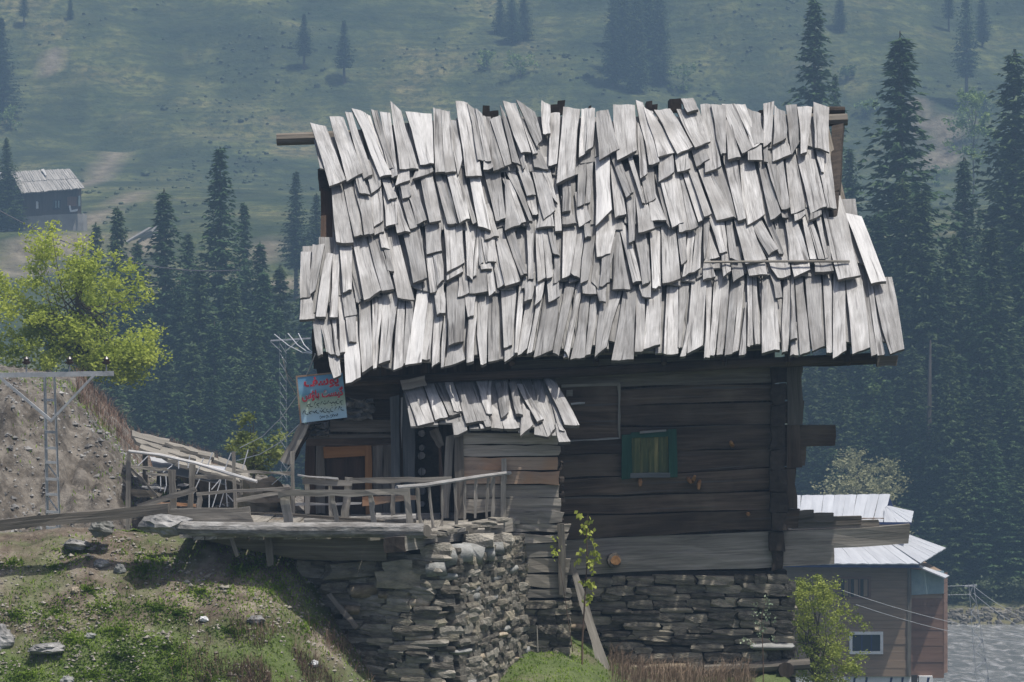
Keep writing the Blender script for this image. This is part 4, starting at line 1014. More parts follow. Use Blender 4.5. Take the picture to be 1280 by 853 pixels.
for a_, b_, ww, Y, m_ in (((150, 262), (480, 290), 26, 43.05, 'grey'), ((320, 318), (500, 330), 18, 42.3, 'grey'), ((690, 342), (980, 350), 28, 42.7, 'grey'), ((990, 300), (1420, 318), 20, 43.05, 'grey'), ((200, 465), (400, 475), 50, 43.1, 'greydark'),
                        ((250, 575), (700, 435), 40, 42.1, 'grey'), ((705, 470), (1420, 432), 24, 42.0, 'grey'), ((1010, 520), (1430, 452), 30, 41.7, 'grey'), ((205, 275), (400, 485), 18, 43.0, 'grey'), ((290, 420), (470, 430), 16, 43.3, 'shingle'),
                        ((400, 545), (700, 560), 24, 42.6, 'warm'), ((560, 405), (645, 405), 14, 42.9, 'shingle')):
    strip('rail', a_, b_, ww, Y, M[m_], fence, .04)
ropes = [[(255, 265), (335, 185)], [(450, 310), (515, 262), (520, 245)], [(470, 330), (475, 410), (460, 460)], [(640, 275), (652, 180)], [(705, 320), (760, 200)], [(790, 255), (828, 155)], [(920, 290), (968, 160)], [(1055, 285), (1098, 135)],
         [(668, 505), (710, 400), (730, 360)], [(800, 575), (803, 385)], [(825, 575), (880, 400), (890, 365)], [(880, 575), (910, 470)], [(820, 440), (885, 365)], [(430, 340), (432, 450)], [(570, 200), (568, 280)], [(940, 480), (985, 530)], [(925, 360), (940, 570)]]
rp_ = thing('rope_lashings', 'pale cords strung between the fence rails left of the platform', 'rope', P(270, 640, 43.1))
for r_ in ropes:
    mb = MB(); mb.add(*tube([P(*zfp(*q_), 43.15) for q_ in r_], .0085, 5)); mb.build('cord', M['wire'], rp_)

shed = thing('collapsed_shed', 'collapsed shed with a sagging grey plank roof below the brown bank', 'shed', P(235, 640, 54))
def shz(px): return 541 + (px - 172) * .315
for k in range(3):
    for i in range(7):
        x0 = 166 + i * 22 + R.uniform(-4, 4) + k * 3; x1 = x0 + R.uniform(26, 44)
        if x1 > 324: continue
        y0 = shz(x0) + k * 8 + R.uniform(-2, 2); y1 = shz(x1) + k * 8 + R.uniform(-3, 2); tk = R.uniform(4, 7)
        yy = 56.0 - k * .9
        board('roof_plank', ((x0, y0), (x1, y1), (x1, y1 + tk), (x0, y0 + tk)), (yy + .25, yy + .25, yy - .5, yy - .5), .06, M['grey'], shed, 1, 4, .02, 0, 'h', .015)
board('back_wall', ((196, 576), (318, 600), (318, 660), (196, 650)), 56.4, .1, M['endgrain'], shed, 3, 2, .01)
board('tin_sheet', ((188, 571), (281, 584), (283, 606), (192, 588)), (54.6, 54.6, 54.2, 54.2), .02, M['metal_roof'], shed, 4, 2, .01)
for px in (178, 232, 286, 316):
    board('post', rect(px, shz(px) + 14, px + 6, 650), 54.9, .08, M['greydark'], shed, 1, 3)
rock('pale_rock', 'large pale flat-faced rock behind the crossing rails of the fence', 'rock', 330, 624, .42, .32, 45.5, M['stone_tan'], 4)
rock('boulder', 'big grey mottled boulder wedged under the end of the edge log', 'boulder', 206, 656, .29, .15, 39.55, M['boulder'], 9)
pl = thing('long_plank', 'long weathered beam laid across the slope with its end on the grey boulder', 'beam', P(60, 652, 39.9))
beam('beam', P(-40, 660, 39.75), P(212, 636, 39.7), .10, .075, M['greydark'], pl, 6, .007)
rock('boulder', 'smooth whitish round stone on the crest below the long beam', 'stone', 127, 660, .165, .13, 40.15, M['stone_pale'], 21)
def gy(px, py):
    """distance at which the near hillside is seen at this pixel"""
    Y = 36.6
    while Y < 44:
        if near(X_(px, Y), Y) >= Z_(py, Y):
            a_, b_ = Y - .3, Y
            for _ in range(5):
                m_ = (a_ + b_) / 2
                if near(X_(px, m_), m_) >= Z_(py, m_): b_ = m_
                else: a_ = m_
            return b_
        Y += .3
    return 41.
for k, (px, py, hx, hz, mt, lb) in enumerate(((97, 682, .19, .08, 'boulder', 'grey half-buried stone just below the crest of the slope'), (127, 705, .11, .06, 'boulder', 'small rounded grey stone under the whitish round stone'),
     (150, 712, .08, .075, 'stone_pale', 'pale angular stone beside the small rounded grey stone'), (321, 775, .12, .055, 'boulder', 'dark oval stone lying among the brush'), (255, 774, .06, .04, 'white', 'small bright white chip of rock on the slope'),
     (62, 811, .25, .07, 'boulder', 'long flat pale rock in the green weeds'), (2, 800, .17, .17, 'boulder', 'upright grey rock half out of the weeds'), (94, 738, .055, .045, 'stone_tan', 'small tan pebble on bare soil'),
     (84, 851, .09, .06, 'stone_pale', 'pale stone below the long flat rock'), (184, 702, .05, .03, 'stone_tan', 'little tan stone beside grass near the crest'), (393, 830, .055, .05, 'white', 'crumpled white scrap in the dry brush'), (113, 795, .07, .04, 'stone_pale', 'pale wedge-shaped stone behind the weeds'))):
    rock('slope_stone', lb, 'stone', px, py, hx, hz, gy(px, py + 3), M[mt], 30 + k)

# loose pebbles
mb = MB(); r = random.Random(5)
for k in range(3200):
    px = r.uniform(-20, 480); py = r.uniform(668, 860); Y = gy(px, py); s_ = r.uniform(.008, .03) * (1.7 if r.random() < .1 else 1)
    if fbm(px * .012, py * .02, 3., 2) + r.gauss(0, .25) < -.05: continue
    c = Vector((X_(px, Y), Y, near(X_(px, Y), Y) + s_ * .2))
    V = [c + Vector((r.gauss(0, .3) + dx, r.gauss(0, .3) + dy, dz)) * s_ for dx, dy, dz in ((1, 0, 0), (0, 1, 0), (-1, 0, 0), (0, -1, 0), (0, 0, .8), (0, 0, -.8))]
    mb.add(V, [(0, 1, 4), (1, 2, 4), (2, 3, 4), (3, 0, 4), (1, 0, 5), (2, 1, 5), (3, 2, 5), (0, 3, 5)])
tag(mb.build('pebbles', mottled('pebble_stone', [(.3, (.13, .115, .095)), (.7, (.38, .35, .30))], 9, 3, .2, 30), None, stuff=True), 'loose pale pebbles scattered over the slope', 'pebbles')
# pebbles on the eroded bank
mb = MB()
for k in range(4500):
    x = r.uniform(-12.5, -5.5); y = r.uniform(51, 60); z = bank(x, y)
    if fbm(x * .8, y * .8, 21., 2) + r.gauss(0, .2) < 0: continue
    s_ = r.uniform(.012, .045) * (2 if r.random() < .06 else 1)
    c = Vector((x, y, z + s_ * .2))
    V = [c + Vector((r.gauss(0, .3) + dx, r.gauss(0, .3) + dy, dz)) * s_ for dx, dy, dz in ((1, 0, 0), (0, 1, 0), (-1, 0, 0), (0, -1, 0), (0, 0, .8), (0, 0, -.8))]
    mb.add(V, [(0, 1, 4), (1, 2, 4), (2, 3, 4), (3, 0, 4), (1, 0, 5), (2, 1, 5), (3, 2, 5), (0, 3, 5)])
tag(mb.build('bank_rubble', M['boulder'], None, stuff=True), 'broken rubble on the eroded earth bank', 'rubble')

# ------------------------------------------------------------------ grass, weeds and brush
def blade(mb, p, h, w_, lean, az, curl=.5):
    d = Vector((math.cos(az), math.sin(az), 0)); s_ = Vector((-d.y, d.x, 0)) * w_
    m_ = p + Vector((0, 0, h * .6)) + d * lean * .35; t = p + Vector((0, 0, h * (1 - .25 * curl))) + d * lean
    mb.add([p - s_, p + s_, m_ + s_ * .7, m_ - s_ * .7, t], [(0, 1, 2, 3), (3, 2, 4)])
mb = MB(); r = random.Random(8)
CL = [(95, 690, 30), (180, 712, 26), (190, 700, 20), (70, 765, 36), (90, 800, 40), (150, 790, 40), (150, 822, 50), (210, 810, 34), (225, 835, 40), (120, 845, 50), (30, 845, 30), (20, 770, 22), (165, 655, 20), (130, 760, 24), (195, 762, 30), (110, 738, 14), (250, 740, 34), (330, 700, 24), (345, 735, 34), (290, 790, 24), (300, 712, 20), (390, 780, 20), (180, 850, 40), (260, 850, 30), (15, 705, 12), (68, 710, 10), (222, 768, 22)]
for cx, cy_, rr_ in CL:
    for k in range(int(rr_ * 26)):
        a_ = r.uniform(0, 6.28); q_ = rr_ * abs(r.gauss(0, .85)); px, py = cx + q_ * math.cos(a_), cy_ + q_ * .5 * math.sin(a_)
        Y = gy(px, py); x = X_(px, Y); p = Vector((x, Y, near(x, Y) - .01))
        blade(mb, p, r.uniform(.012, .06), r.uniform(.006, .016), r.uniform(.02, .08), r.uniform(0, 6.28), 1)
for k in range(17000):                                              # lawn at the foot of the wall and thin cover elsewhere
    if k < 6500:
        x = r.uniform(-.95, 1.75); Y = r.uniform(39.0, 43.6)
        if fbm(x * 1.1, Y * 1.1, 2., 2) < -.35: continue
        h = r.uniform(.02, .07)
    else:
        px = r.uniform(0, 470); py = r.uniform(676, 870); Y = gy(px, py); x = X_(px, Y)
        if fbm(x * .75 + 3, Y * .75, 1., 3) + r.gauss(0, .12) < .12: continue
        h = r.uniform(.025, .08)
    blade(mb, Vector((x, Y, near(x, Y) - .01)), h, r.uniform(.006, .013), r.uniform(.01, .06), r.uniform(0, 6.28), .8)
tag(mb.build('grass', M['grass'], None, stuff=True), 'fresh green grass and weeds in patches on the slope', 'grass')
mb = MB()
for k in range(4600):
    px = r.gauss(355, 58); py = 775 + 95 * r.random() ** .6; Y = gy(px, py); x = X_(px, Y); p = Vector((x, Y, near(x, Y) - .02))
    if fbm(x * 1.5, Y * 1.5, 5., 2) < -.15: continue
    blade(mb, p, r.uniform(.06, .34), r.uniform(.0025, .0045), r.gauss(0, .22), r.uniform(0, 6.28), .6)
tag(mb.build('dry_brush', M['twig'], None, stuff=True), 'brown leafless brush at the foot of the slope', 'brush')
mb = MB()
for k in range(1700):
    x = r.uniform(1.45, 3.6); Y = r.uniform(42.6, 43.75); p = Vector((x, Y, near(x, Y) - .02))
    blade(mb, p, r.uniform(.15, .5), r.uniform(.003, .006), abs(r.gauss(0, .18)), r.gauss(.4, .9), .6)
tag(mb.build('dry_grass', M['drygrass'], None, stuff=True), 'dry reddish grass along the bottom of the house wall', 'grass')
mb = MB()
for k in range(5200):                                              # grass cap and bare brush of the bank
    x = r.uniform(-13, -6); y = r.uniform(52, 66)
    if y < 56.5 and fbm(x * .9, y * .7, 33., 2) < .12: continue
    if k < 5200:
        if y > 60 and interp(TB, x + .135 * max(0, y - 57)) < -2.2: continue
        blade(mb, Vector((x, y, bank(x, y) - .01)), r.uniform(.04, .13), .012, r.uniform(.02, .08), r.uniform(0, 6.28), .8)
tag(mb.build('bank_grass', M['grass'], None, stuff=True), 'thin grass on top of the eroded bank', 'grass')
mb = MB()
for k in range(6500):
    px = r.uniform(95, 275); Y = r.uniform(60, 84); x = X_(px, Y); z = bank(x, Y)
    if fbm(x * .9, Y * .5, 4., 2) + r.gauss(0, .1) < -.1: continue
    blade(mb, Vector((x, Y, z - .02)), r.uniform(.1, .55), r.uniform(.004, .007), r.gauss(0, .35), r.uniform(0, 6.28), .6)
tag(mb.build('bare_scrub', M['twig'], None, stuff=True), 'bare brown scrub on the rise under the leafy tree', 'scrub')

# ------------------------------------------------------------------ trees and bushes
def leaf(mb, c, s_, r, flat=.6):
    a_ = Vector((r.gauss(0, 1), r.gauss(0, 1), r.gauss(0, flat))).normalized(); b_ = a_.cross(Vector((r.gauss(0, 1), r.gauss(0, 1), r.gauss(0, 1)))).normalized()
    mb.add([c - a_ * s_, c + b_ * s_ * .55, c + a_ * s_, c - b_ * s_ * .55], [(0, 1, 2, 3)])
def broadleaf(name, label, cat, base_, blobs, n_cl, n_leaf, ls, rc, mat, seed, trunk_r=.12, group=None, limbs=26, bmat='trunk'):
    """trunk with limbs reaching into the crown; leaves in many small clumps. blobs: (offset, radii, weight)"""
    r = random.Random(seed); t = thing(name, label, cat, base_, group); base_ = Vector(base_)
    cl = []; hubs = []
    tot = sum(b_[2] for b_ in blobs)
    for k in range(max(10, n_cl // 4)):
        q_ = r.uniform(0, tot)
        for off, rad_, w_ in blobs:
            q_ -= w_
            if q_ <= 0: break
        d = Vector((r.gauss(0, 1), r.gauss(0, 1), r.gauss(0, 1))).normalized() * (r.random() ** .38)
        hubs.append((base_ + Vector(off) + Vector((d.x * rad_[0], d.y * rad_[1], d.z * rad_[2])), min(rad_)))
    for k in range(n_cl):                       # leaf clumps gather round the ends of the limbs
        hb, hr = r.choice(hubs); cl.append(hb + Vector((r.gauss(0, .22), r.gauss(0, .22), r.gauss(0, .15))) * hr)
    tm = MB(); top = max(c.z for c in cl); fork = base_.z + (min(c.z for c in cl) - base_.z) * .8 + .1 * (top - base_.z)
    cx = sum(c.x for c in cl) / n_cl; cy_ = sum(c.y for c in cl) / n_cl
    stem = [base_ - Vector((0, 0, .1)), base_.lerp(Vector((cx, cy_, fork)), .5) + Vector((r.gauss(0, .05), 0, 0)), Vector((base_.x * .6 + cx * .4, base_.y * .6 + cy_ * .4, fork)), Vector((cx, cy_, fork + (top - fork) * .55)), Vector((cx + r.gauss(0, .2), cy_, top - (top - fork) * .1))]
    tm.add(*tube(stem, [trunk_r, trunk_r * .85, trunk_r * .7, trunk_r * .4, trunk_r * .1], 7, .05))
    for c in r.sample(cl, min(limbs, n_cl)):
        s0 = stem[2].lerp(stem[3], r.random() * .9) if c.z > fork else stem[1].lerp(stem[2], r.uniform(.5, 1))
        m_ = s0.lerp(c, .5) + Vector((r.gauss(0, .08), r.gauss(0, .08), -.05 * (c - s0).length))
        tm.add(*tube([s0, m_, c], [trunk_r * .32, trunk_r * .2, trunk_r * .05], 5))
    tm.build('trunk', M[bmat], t)
    lm = MB()
    for c in cl:
        rr_ = rc * r.uniform(.6, 1.3)
        for k in range(int(n_leaf * r.uniform(.6, 1.3))):
            d = Vector((r.gauss(0, 1), r.gauss(0, 1), r.gauss(0, .8))); leaf(lm, c + d * rr_ * .55, ls * r.uniform(.6, 1.3), r)
    lm.build('crown', mat, t)
    return t
pt = P(112, 533, 79); pt.z = bank(pt.x, pt.y)
k_ = 79 / F
broadleaf('leafy_tree', 'airy spring-green broadleaf tree on the rise behind the steel pole', 'tree', pt,
          [((-18 * k_, 0, 100 * k_), (80 * k_, 1.5, 72 * k_), 5), ((-42 * k_, 0, 158 * k_), (42 * k_, 1.1, 50 * k_), 2.2), ((46 * k_, 0, 46 * k_), (40 * k_, .9, 42 * k_), 3.0), ((-100 * k_, 0, 90 * k_), (40 * k_, 1, 50 * k_), 1.5), ((-20 * k_, 0, 42 * k_), (88 * k_, 1.2, 30 * k_), 2.6), ((-75 * k_, 0, 100 * k_), (45 * k_, 1, 70 * k_), 2.0), ((40 * k_, 0, 40 * k_), (40 * k_, .9, 26 * k_), 1.2), ((-30 * k_, 0, 50 * k_), (60 * k_, 1, 30 * k_), 1.2), ((5 * k_, 0, 165 * k_), (26 * k_, .8, 30 * k_), .8)],
          500, 46, .058, .26, M['leaf_spring'], 3, .085, limbs=60)
pt = P(318, 610, 66); k_ = 66 / F
broadleaf('small_tree', 'small yellow-green tree between the collapsed shed and the house', 'tree', (pt.x, pt.y, Z_(640, 66)), [((0, 0, 78 * k_), (30 * k_, .5, 34 * k_), 3), ((-8 * k_, 0, 105 * k_), (12 * k_, .3, 18 * k_), 1), ((-10 * k_, 0, 50 * k_), (28 * k_, .5, 26 * k_), 2)],
          70, 34, .05, .16, leafmat('young_leaf', (.20, .25, .06), (.38, .42, .12), .4, 1.5), 5, .05, limbs=20)
k_ = 61 / F
broadleaf('leafy_bush', 'bright green bush growing beside the corner of the stone base', 'bush', (X_(1022, 61), 61, Z_(868, 61)), [((0, 0, 92 * k_), (50 * k_, .8, 62 * k_), 4), ((-8 * k_, 0, 128 * k_), (32 * k_, .6, 26 * k_), 1.6), ((16 * k_, 0, 30 * k_), (42 * k_, .8, 40 * k_), 2)],
          240, 54, .030, .13, M['leaf_bush'], 7, .05, limbs=40)
def gz(x, y): return hgt(x, y)
Y = 175.5; k_ = Y / F; x = X_(1082, Y)
broadleaf('pale_shrub', 'pale olive shrub on the far river bank in front of the dark conifers', 'shrub', (x, Y, gz(x, Y)), [((0, 0, 140 * k_), (46 * k_, 1.8, 46 * k_), 4), ((-34 * k_, 0, 125 * k_), (34 * k_, 1.6, 34 * k_), 2), ((32 * k_, 0, 100 * k_), (34 * k_, 1.6, 40 * k_), 2)],
          330, 34, .10, .42, M['leaf_pale'], 12, .14, limbs=60)
for k, (px, ytop, Y, wpx, lb) in enumerate(((1178, 492, 184, 16, 'slim light green tree standing by the bare pole-like trunk'), (1092, 440, 188, 18, 'light green tree above the pale olive shrub'), (1215, 100, 330, 30, 'rounded light green tree on the slope behind the tall conifers'), (1268, 400, 190, 14, 'narrow sunlit green tree between conifers'))):
    x = X_(px, Y); zb = gz(x, Y); zt = Z_(ytop, Y); k2 = Y / F
    broadleaf('valley_tree', lb, 'tree', (x, Y, zb), [((0, 0, (zt - zb) * .62), (wpx * k2, wpx * k2, (zt - zb) * .36), 1)], 60, 30, .13 * Y / 190, .5, M['leaf_mid'], 40 + k, .12, limbs=16)
# shrubs of the slope
for k, (px, py, wpx) in enumerate(((1215, 180, 26), (1060, 112, 12), (1235, 150, 18), (330, 420, 10), (650, 100, 18), (610, 90, 14), (855, 118, 20), (1080, 150, 16), (1170, 235, 16), (15, 165, 18), (380, 400, 14))):
    d = hit(px, py); x = X_(px, d); k2 = d / F
    broadleaf('slope_shrub', 'lone rounded light green shrub on the hazy mountainside', 'shrub', (x, d, gz(x, d)), [((0, 0, wpx * k2 * .9), (wpx * k2, wpx * k2, wpx * k2 * .8), 1)], 36, 14, .10 * d / 190, wpx * k2 * .22, M['leaf_mid'], 60 + k, .1, 'shrubs on the mountainside', 8)

def conifer_meshes(seed, Ht, Rd, bare=.06, dens=1., mat='needle'):
    r = random.Random(seed); lm = MB(); tm = MB()
    pts = [Vector((0, 0, Ht * i / 6)) for i in range(7)]
    tm.add(*tube(pts, [Ht * .011 * (1 - .93 * i / 6) for i in range(7)], 7, .05))
    Rd *= 1.3
    z = Ht * bare
    while z < Ht * .985:
        t = (z / Ht - bare) / (1 - bare); L_ = Rd * ((1 - t) ** .85) * (.85 + .2 * r.random()) + .08
        if t < .12: L_ *= .6 + 3.3 * t
        nb = r.choice((5, 6, 7)); a0 = r.uniform(0, 6.28)
        for b_ in range(nb):
            an = a0 + 6.283 * b_ / nb + r.gauss(0, .2); l = L_ * r.uniform(.7, 1.1); d = Vector((math.cos(an), math.sin(an), 0)); sd = Vector((-d.y, d.x, 0))
            dr = -.42 + .75 * t + r.gauss(0, .08); ns = max(2, int(l / .30 * dens)); zj = z + r.gauss(0, Ht * .006); l *= 1 + .30 * noise.noise((math.cos(an) * 1.3 + seed * 5, math.sin(an) * 1.3, z * .28))
            for i in range(ns):
                q_ = (i + r.random()) / ns; c = Vector((0, 0, zj)) + d * l * q_ + Vector((0, 0, l * (dr * q_ + .16 * q_ * q_)))
                for m_ in range(5):
                    sl = (.30 + .36 * r.random()) * (1.1 - .45 * q_) * (.55 + .45 * (1 - t)); dirv = (d * r.uniform(.2, 1) + sd * r.choice((-1, 1)) * r.uniform(.2, 1) + Vector((0, 0, r.uniform(-1.1, .0)))).normalized()
                    wv = dirv.cross(Vector((r.gauss(0, .8), r.gauss(0, .8), 1))).normalized() * sl * .36
                    lm.add([c - wv, c + wv, c + dirv * sl * 1.25], [(0, 1, 2)])
        z += Ht * .0105 * r.uniform(.7, 1.3)
    tp = Vector((0, 0, Ht))
    for k in range(14):
        d = Vector((r.gauss(0, .2), r.gauss(0, .2), -1)); c = tp - Vector((0, 0, r.uniform(0, .05 * Ht))); w_ = Vector((r.gauss(0, 1), r.gauss(0, 1), 0)).normalized() * .06
        lm.add([c - w_, c + w_, c + d * .5 + Vector((r.gauss(0, .15), r.gauss(0, .15), 0))], [(0, 1, 2)])
    o1 = mk('trunk', tm.V, tm.F, M['trunk']); o2 = mk('crown', lm.V, lm.F, M[mat])
    m1, m2 = o1.data, o2.data; bpy.data.objects.remove(o1); bpy.data.objects.remove(o2)
    return m1, m2
CON = [conifer_meshes(1, 26, 2.5), conifer_meshes(2, 26, 2.9, mat='needle2'), conifer_meshes(3, 26, 2.2, .10), conifer_meshes(4, 26, 2.7, .04, mat='needle2'), conifer_meshes(6, 26, 2.0, .28, .8)]
def conifer(px, ytop, Y, wk, var, label, group, name='conifer'):
    x = X_(px, Y); zb = gz(x, Y); zt = Z_(ytop, Y); s_ = (zt - zb) / 26.
    t = thing(name, label, 'tree', (x, Y, zb - .2), group)
    for nm, me in zip(('trunk', 'crown'), CON[var]):
        o = bpy.data.objects.new(nm, me); COL.objects.link(o); o.parent = t
    t.scale = (s_ * wk * 1.75, s_ * wk * 1.75, s_ * 1.008); t.rotation_euler = (0, 0, R.uniform(0, 6.28))
    return t
GL = 'conifers in the valley left of the house'; GR = 'conifers on the river bank right of the house'; GM = 'conifers up on the mountainside'
SPECIAL = {(275, 183): 'tallest dark spire-shaped conifer of the stand behind the collapsed shed', (205, 235): 'full dark conifer beside the tallest spire behind the collapsed shed', (370, 212): 'paler hazy conifer on its own close to the left eave of the shingle roof',
        (1125, 40): 'tall dark pointed conifer standing clear of the roof edge', (1018, -4): 'tall ragged conifer rising above the right end of the ridge', (1268, 62): 'tall open-branched conifer by the hazy slope shrubs', (1205, 195): 'pointed conifer in the gap between the two tallest trees beyond the river',
        (147, 257): 'slim conifer right behind the top of the leafy spring tree', (305, 252): 'slender conifer close beside the tallest spire, on its house side', (1062, 185): 'narrow conifer beside the right-hand rafters of the shingle roof', (1044, 92): 'small thin conifer next to the ragged tree above the ridge end'}
def stand_label(px, yt, side):
    if (px, yt) in SPECIAL: return SPECIAL[(px, yt)]
    where = 'behind the collapsed shed' if side == 'l' else 'beyond the river'
    lim = (330, 400) if side == 'l' else (300, 425)
    return ('tall conifer at the back of the dark stand ' if yt < lim[0] else 'middle-sized conifer inside the dark stand ' if yt < lim[1] else 'short bushy conifer at the front of the dark stand ') + where
for px, yt, Y, wk, v in ((275, 183, 206, .85, 2), (205, 235, 200, .95, 0), (147, 257, 197, .75, 3), (120, 277, 208, .7, 1), (305, 252, 216, .75, 2), (370, 212, 262, .95, 4), (396, 240, 250, .9, 1), (330, 335, 192, .9, 0), (250, 330, 190, .95, 3), (185, 390, 184, .9, 1), (225, 350, 193, .9, 0),
                      (290, 345, 187, .9, 1), (318, 400, 182, .95, 3), (160, 335, 192, .9, 0), (347, 385, 190, .9, 2), (268, 400, 181, 1., 0), (207, 440, 180, 1., 3), (362, 430, 183, .95, 0), (240, 425, 180, 1., 1), (180, 465, 179, 1., 0), (130, 390, 187, .9, 2), (395, 420, 186, 1., 3), (300, 455, 179, 1., 1), (340, 470, 179, 1.1, 0), (100, 360, 200, .8, 3), (60, 420, 196, .9, 0), (172, 300, 205, .9, 1), (235, 290, 212, .9, 3), (325, 300, 206, .9, 0), (350, 330, 200, 1., 1), (385, 345, 196, 1., 0), (140, 440, 181, 1.1, 3), (112, 440, 184, 1., 1), (265, 470, 178, 1.1, 2), (222, 485, 178, 1.1, 0), (380, 480, 178, 1.1, 1), (320, 490, 178, 1.1, 2)):
    conifer(px, yt, Y, wk * 1.12, v, stand_label(px, yt, 'l'), GL)
for px, yt, Y, wk, v in ((1018, -4, 238, .8, 4), (1044, 92, 250, .5, 2), (1125, 40, 201, .98, 0), (1128, 222, 192, .8, 1), (1152, 236, 190, .9, 3), (1098, 262, 194, .9, 0), (1205, 195, 207, .8, 0), (1192, 292, 191, .9, 1), (1240, 282, 188, .95, 3), (1268, 62, 214, .95, 1), (1258, 170, 222, .8, 2), (1276, 305, 193, .9, 0),
                      (1226, 335, 187, .9, 0), (1172, 335, 189, .9, 2), (1062, 185, 226, .7, 2), (1058, 335, 197, .9, 0), (1030, 405, 192, .95, 3), (1078, 420, 188, .95, 0), (1012, 435, 190, .95, 1), (1052, 462, 186, 1., 3), (1140, 430, 185, 1., 1), (1200, 440, 183, 1.1, 0), (1252, 430, 184, 1.1, 2), (1108, 470, 185, 1., 0), (1187, 428, 182, .8, 3), (1226, 480, 182, 1.1, 3), (1275, 470, 183, 1.1, 1), (1000, 500, 187, 1.1, 0), (1150, 505, 183, 1.1, 2), (990, 420, 195, 1., 1), (1290, 200, 200, 1., 1), (1035, 520, 184, 1.1, 2),
                      (1205, 560, 178, 1.2, 1), (1240, 545, 178, 1.2, 0), (1278, 555, 178, 1.2, 3)):
    conifer(px, yt, Y, wk * 1.15, v, stand_label(px, yt, 'r'), GR)
L1, L2, L3 = 'conifer in the dense dark grove on the mountainside above the ridge', 'single hazy conifer on the open grassy mountainside', 'conifer in the thin row on the mountainside behind the tall pointed tree'
for px, yb, hp, wk, v, lb in ((430, 108, 84, 1.3, 4, L2), (380, 92, 76, 1.4, 4, L2), (30, 42, 60, 1.1, 4, L2), (88, 30, 40, 1., 2, L2), (2, 150, 130, 1.2, 0, L2), (8, 290, 120, 1.1, 1, 'dark conifer standing right behind the far farmhouse'), (766, 112, 150, .6, 0, L1), (780, 100, 160, .6, 1, L1), (796, 116, 165, .6, 3, L1), (811, 104, 160, .65, 0, L1), (826, 112, 150, .6, 1, L1), (773, 60, 110, .7, 3, L1), (803, 55, 110, .8, 0, L1), (822, 70, 110, .7, 2, L1), (1208, 142, 170, .8, 4, 'tall hazy conifer with a long bare trunk on the mountainside'), (1228, 60, 90, .8, 2, L3), (1186, 40, 70, 1., 4, L3), (640, 60, 80, 1.1, 0, L2), (655, 50, 70, 1., 1, L2), (1050, 45, 70, 1., 2, L3), (625, 45, 60, 1., 3, L2)):
    d = hit(px, yb); conifer(px, yb - hp, d, wk, v, lb, GM)
x = X_(1158, 184); mb = MB(); mb.add(*tube([Vector((x + .05 * i, 184, gz(x, 184) + (Z_(425, 184) - gz(x, 184)) * i / 5)) for i in range(6)], [.26, .22, .2, .17, .13, .06], 7, .05))
tag(mb.build('bare_trunk', M['trunk'], None), 'bare straight pole-like trunk among the conifers right of the pale shrub', 'tree trunk')
# low scrub on the mountainside
mb = MB(); r = random.Random(77)
for k in range(7000):
    y = r.uniform(290, 390) if k < 2000 else r.uniform(390, 520); x = r.uniform(-.24, .24) * y
    if fbm(x * .035, y * .03, 6., 2) + r.gauss(0, .12) < .22: continue
    s_ = r.uniform(.10, .38) * (1.9 if r.random() < .05 else 1); c = Vector((x, y, hgt(x, y) + s_ * .3))
    V = []
    for kz, kr in ((-.3, .9), (.25, 1.), (.65, .6)):
        for q_ in range(6):
            an = 1.047 * q_ + kz; V.append(c + Vector((math.cos(an) * kr * r.uniform(.65, 1.25), math.sin(an) * kr * r.uniform(.65, 1.25), kz * r.uniform(.7, 1.2))) * s_)
    V.append(c + Vector((r.gauss(0, .2), 0, .85)) * s_)
    mb.add(V, [(j * 6 + i, j * 6 + (i + 1) % 6, (j + 1) * 6 + (i + 1) % 6, (j + 1) * 6 + i) for j in range(2) for i in range(6)] + [(12 + i, 12 + (i + 1) % 6, 18) for i in range(6)])
tag(mb.build('mountain_scrub', leafmat('scrub_leaf', (.030, .048, .020), (.075, .095, .038), 0, .05), None, stuff=True), 'dark low scrub dotted over the mountainside', 'scrub')

for k, px in enumerate((1150, 1178, 1196, 1218, 1236, 1258, 1276, 1294)):
    Y = 175.5 + 2.5 * ((k * 37) % 10) / 10; x = X_(px, Y)
    broadleaf('bank_bush', 'dark low bush along the far water edge of the river', 'bush', (x, Y, gz(x, Y) - .1), [((0, 0, .9), (1.3, 1.1, .9), 1)], 40, 22, .11, .35, M['leaf_dark'], 90 + k, .05, 'bushes at the far water edge', 6)
mb = MB(); r = random.Random(31)
for k in range(420):
    x = r.uniform(20, 40); y = r.uniform(171.5, 174.3); s_ = r.uniform(.08, .28); c = Vector((x, y, hgt(x, y)))
    V, Fc = stone_mesh(k, .15); mb.add([c + Vector(v) * s_ * .8 for v in V], Fc)
tag(mb.build('bank_rocks', M['stone'], None, stuff=True), 'grey rocks lining the far water edge of the river', 'rocks')

# saplings by the house
def sapling(label, pts, lvs, mat, n, ls, seed, rad_=.011):
    r = random.Random(seed); t = thing('sapling', label, 'sapling', pts[0])
    mb = MB(); mb.add(*tube(pts, [rad_ * (1 - .7 * i / (len(pts) - 1)) for i in range(len(pts))], 6, .05)); mb.build('stem', M['twig'], t)
    lm = MB()
    for c in lvs:
        for k in range(n):
            p = Vector(c) + Vector((r.gauss(0, .03), r.gauss(0, .03), r.gauss(0, .03))); d = Vector((r.gauss(0, .5), r.gauss(0, .5), -r.uniform(.2, 1))).normalized(); w_ = d.cross(Vector((r.gauss(0, 1), r.gauss(0, 1), r.gauss(0, 1)))).normalized() * ls * .4; l = ls * r.uniform(.7, 1.3)
            lm.add([p, p + d * l * .5 + w_, p + d * l, p + d * l * .5 - w_], [(0, 1, 2, 3)])
    lm.build('leaves', mat, t)
Y = 42.2
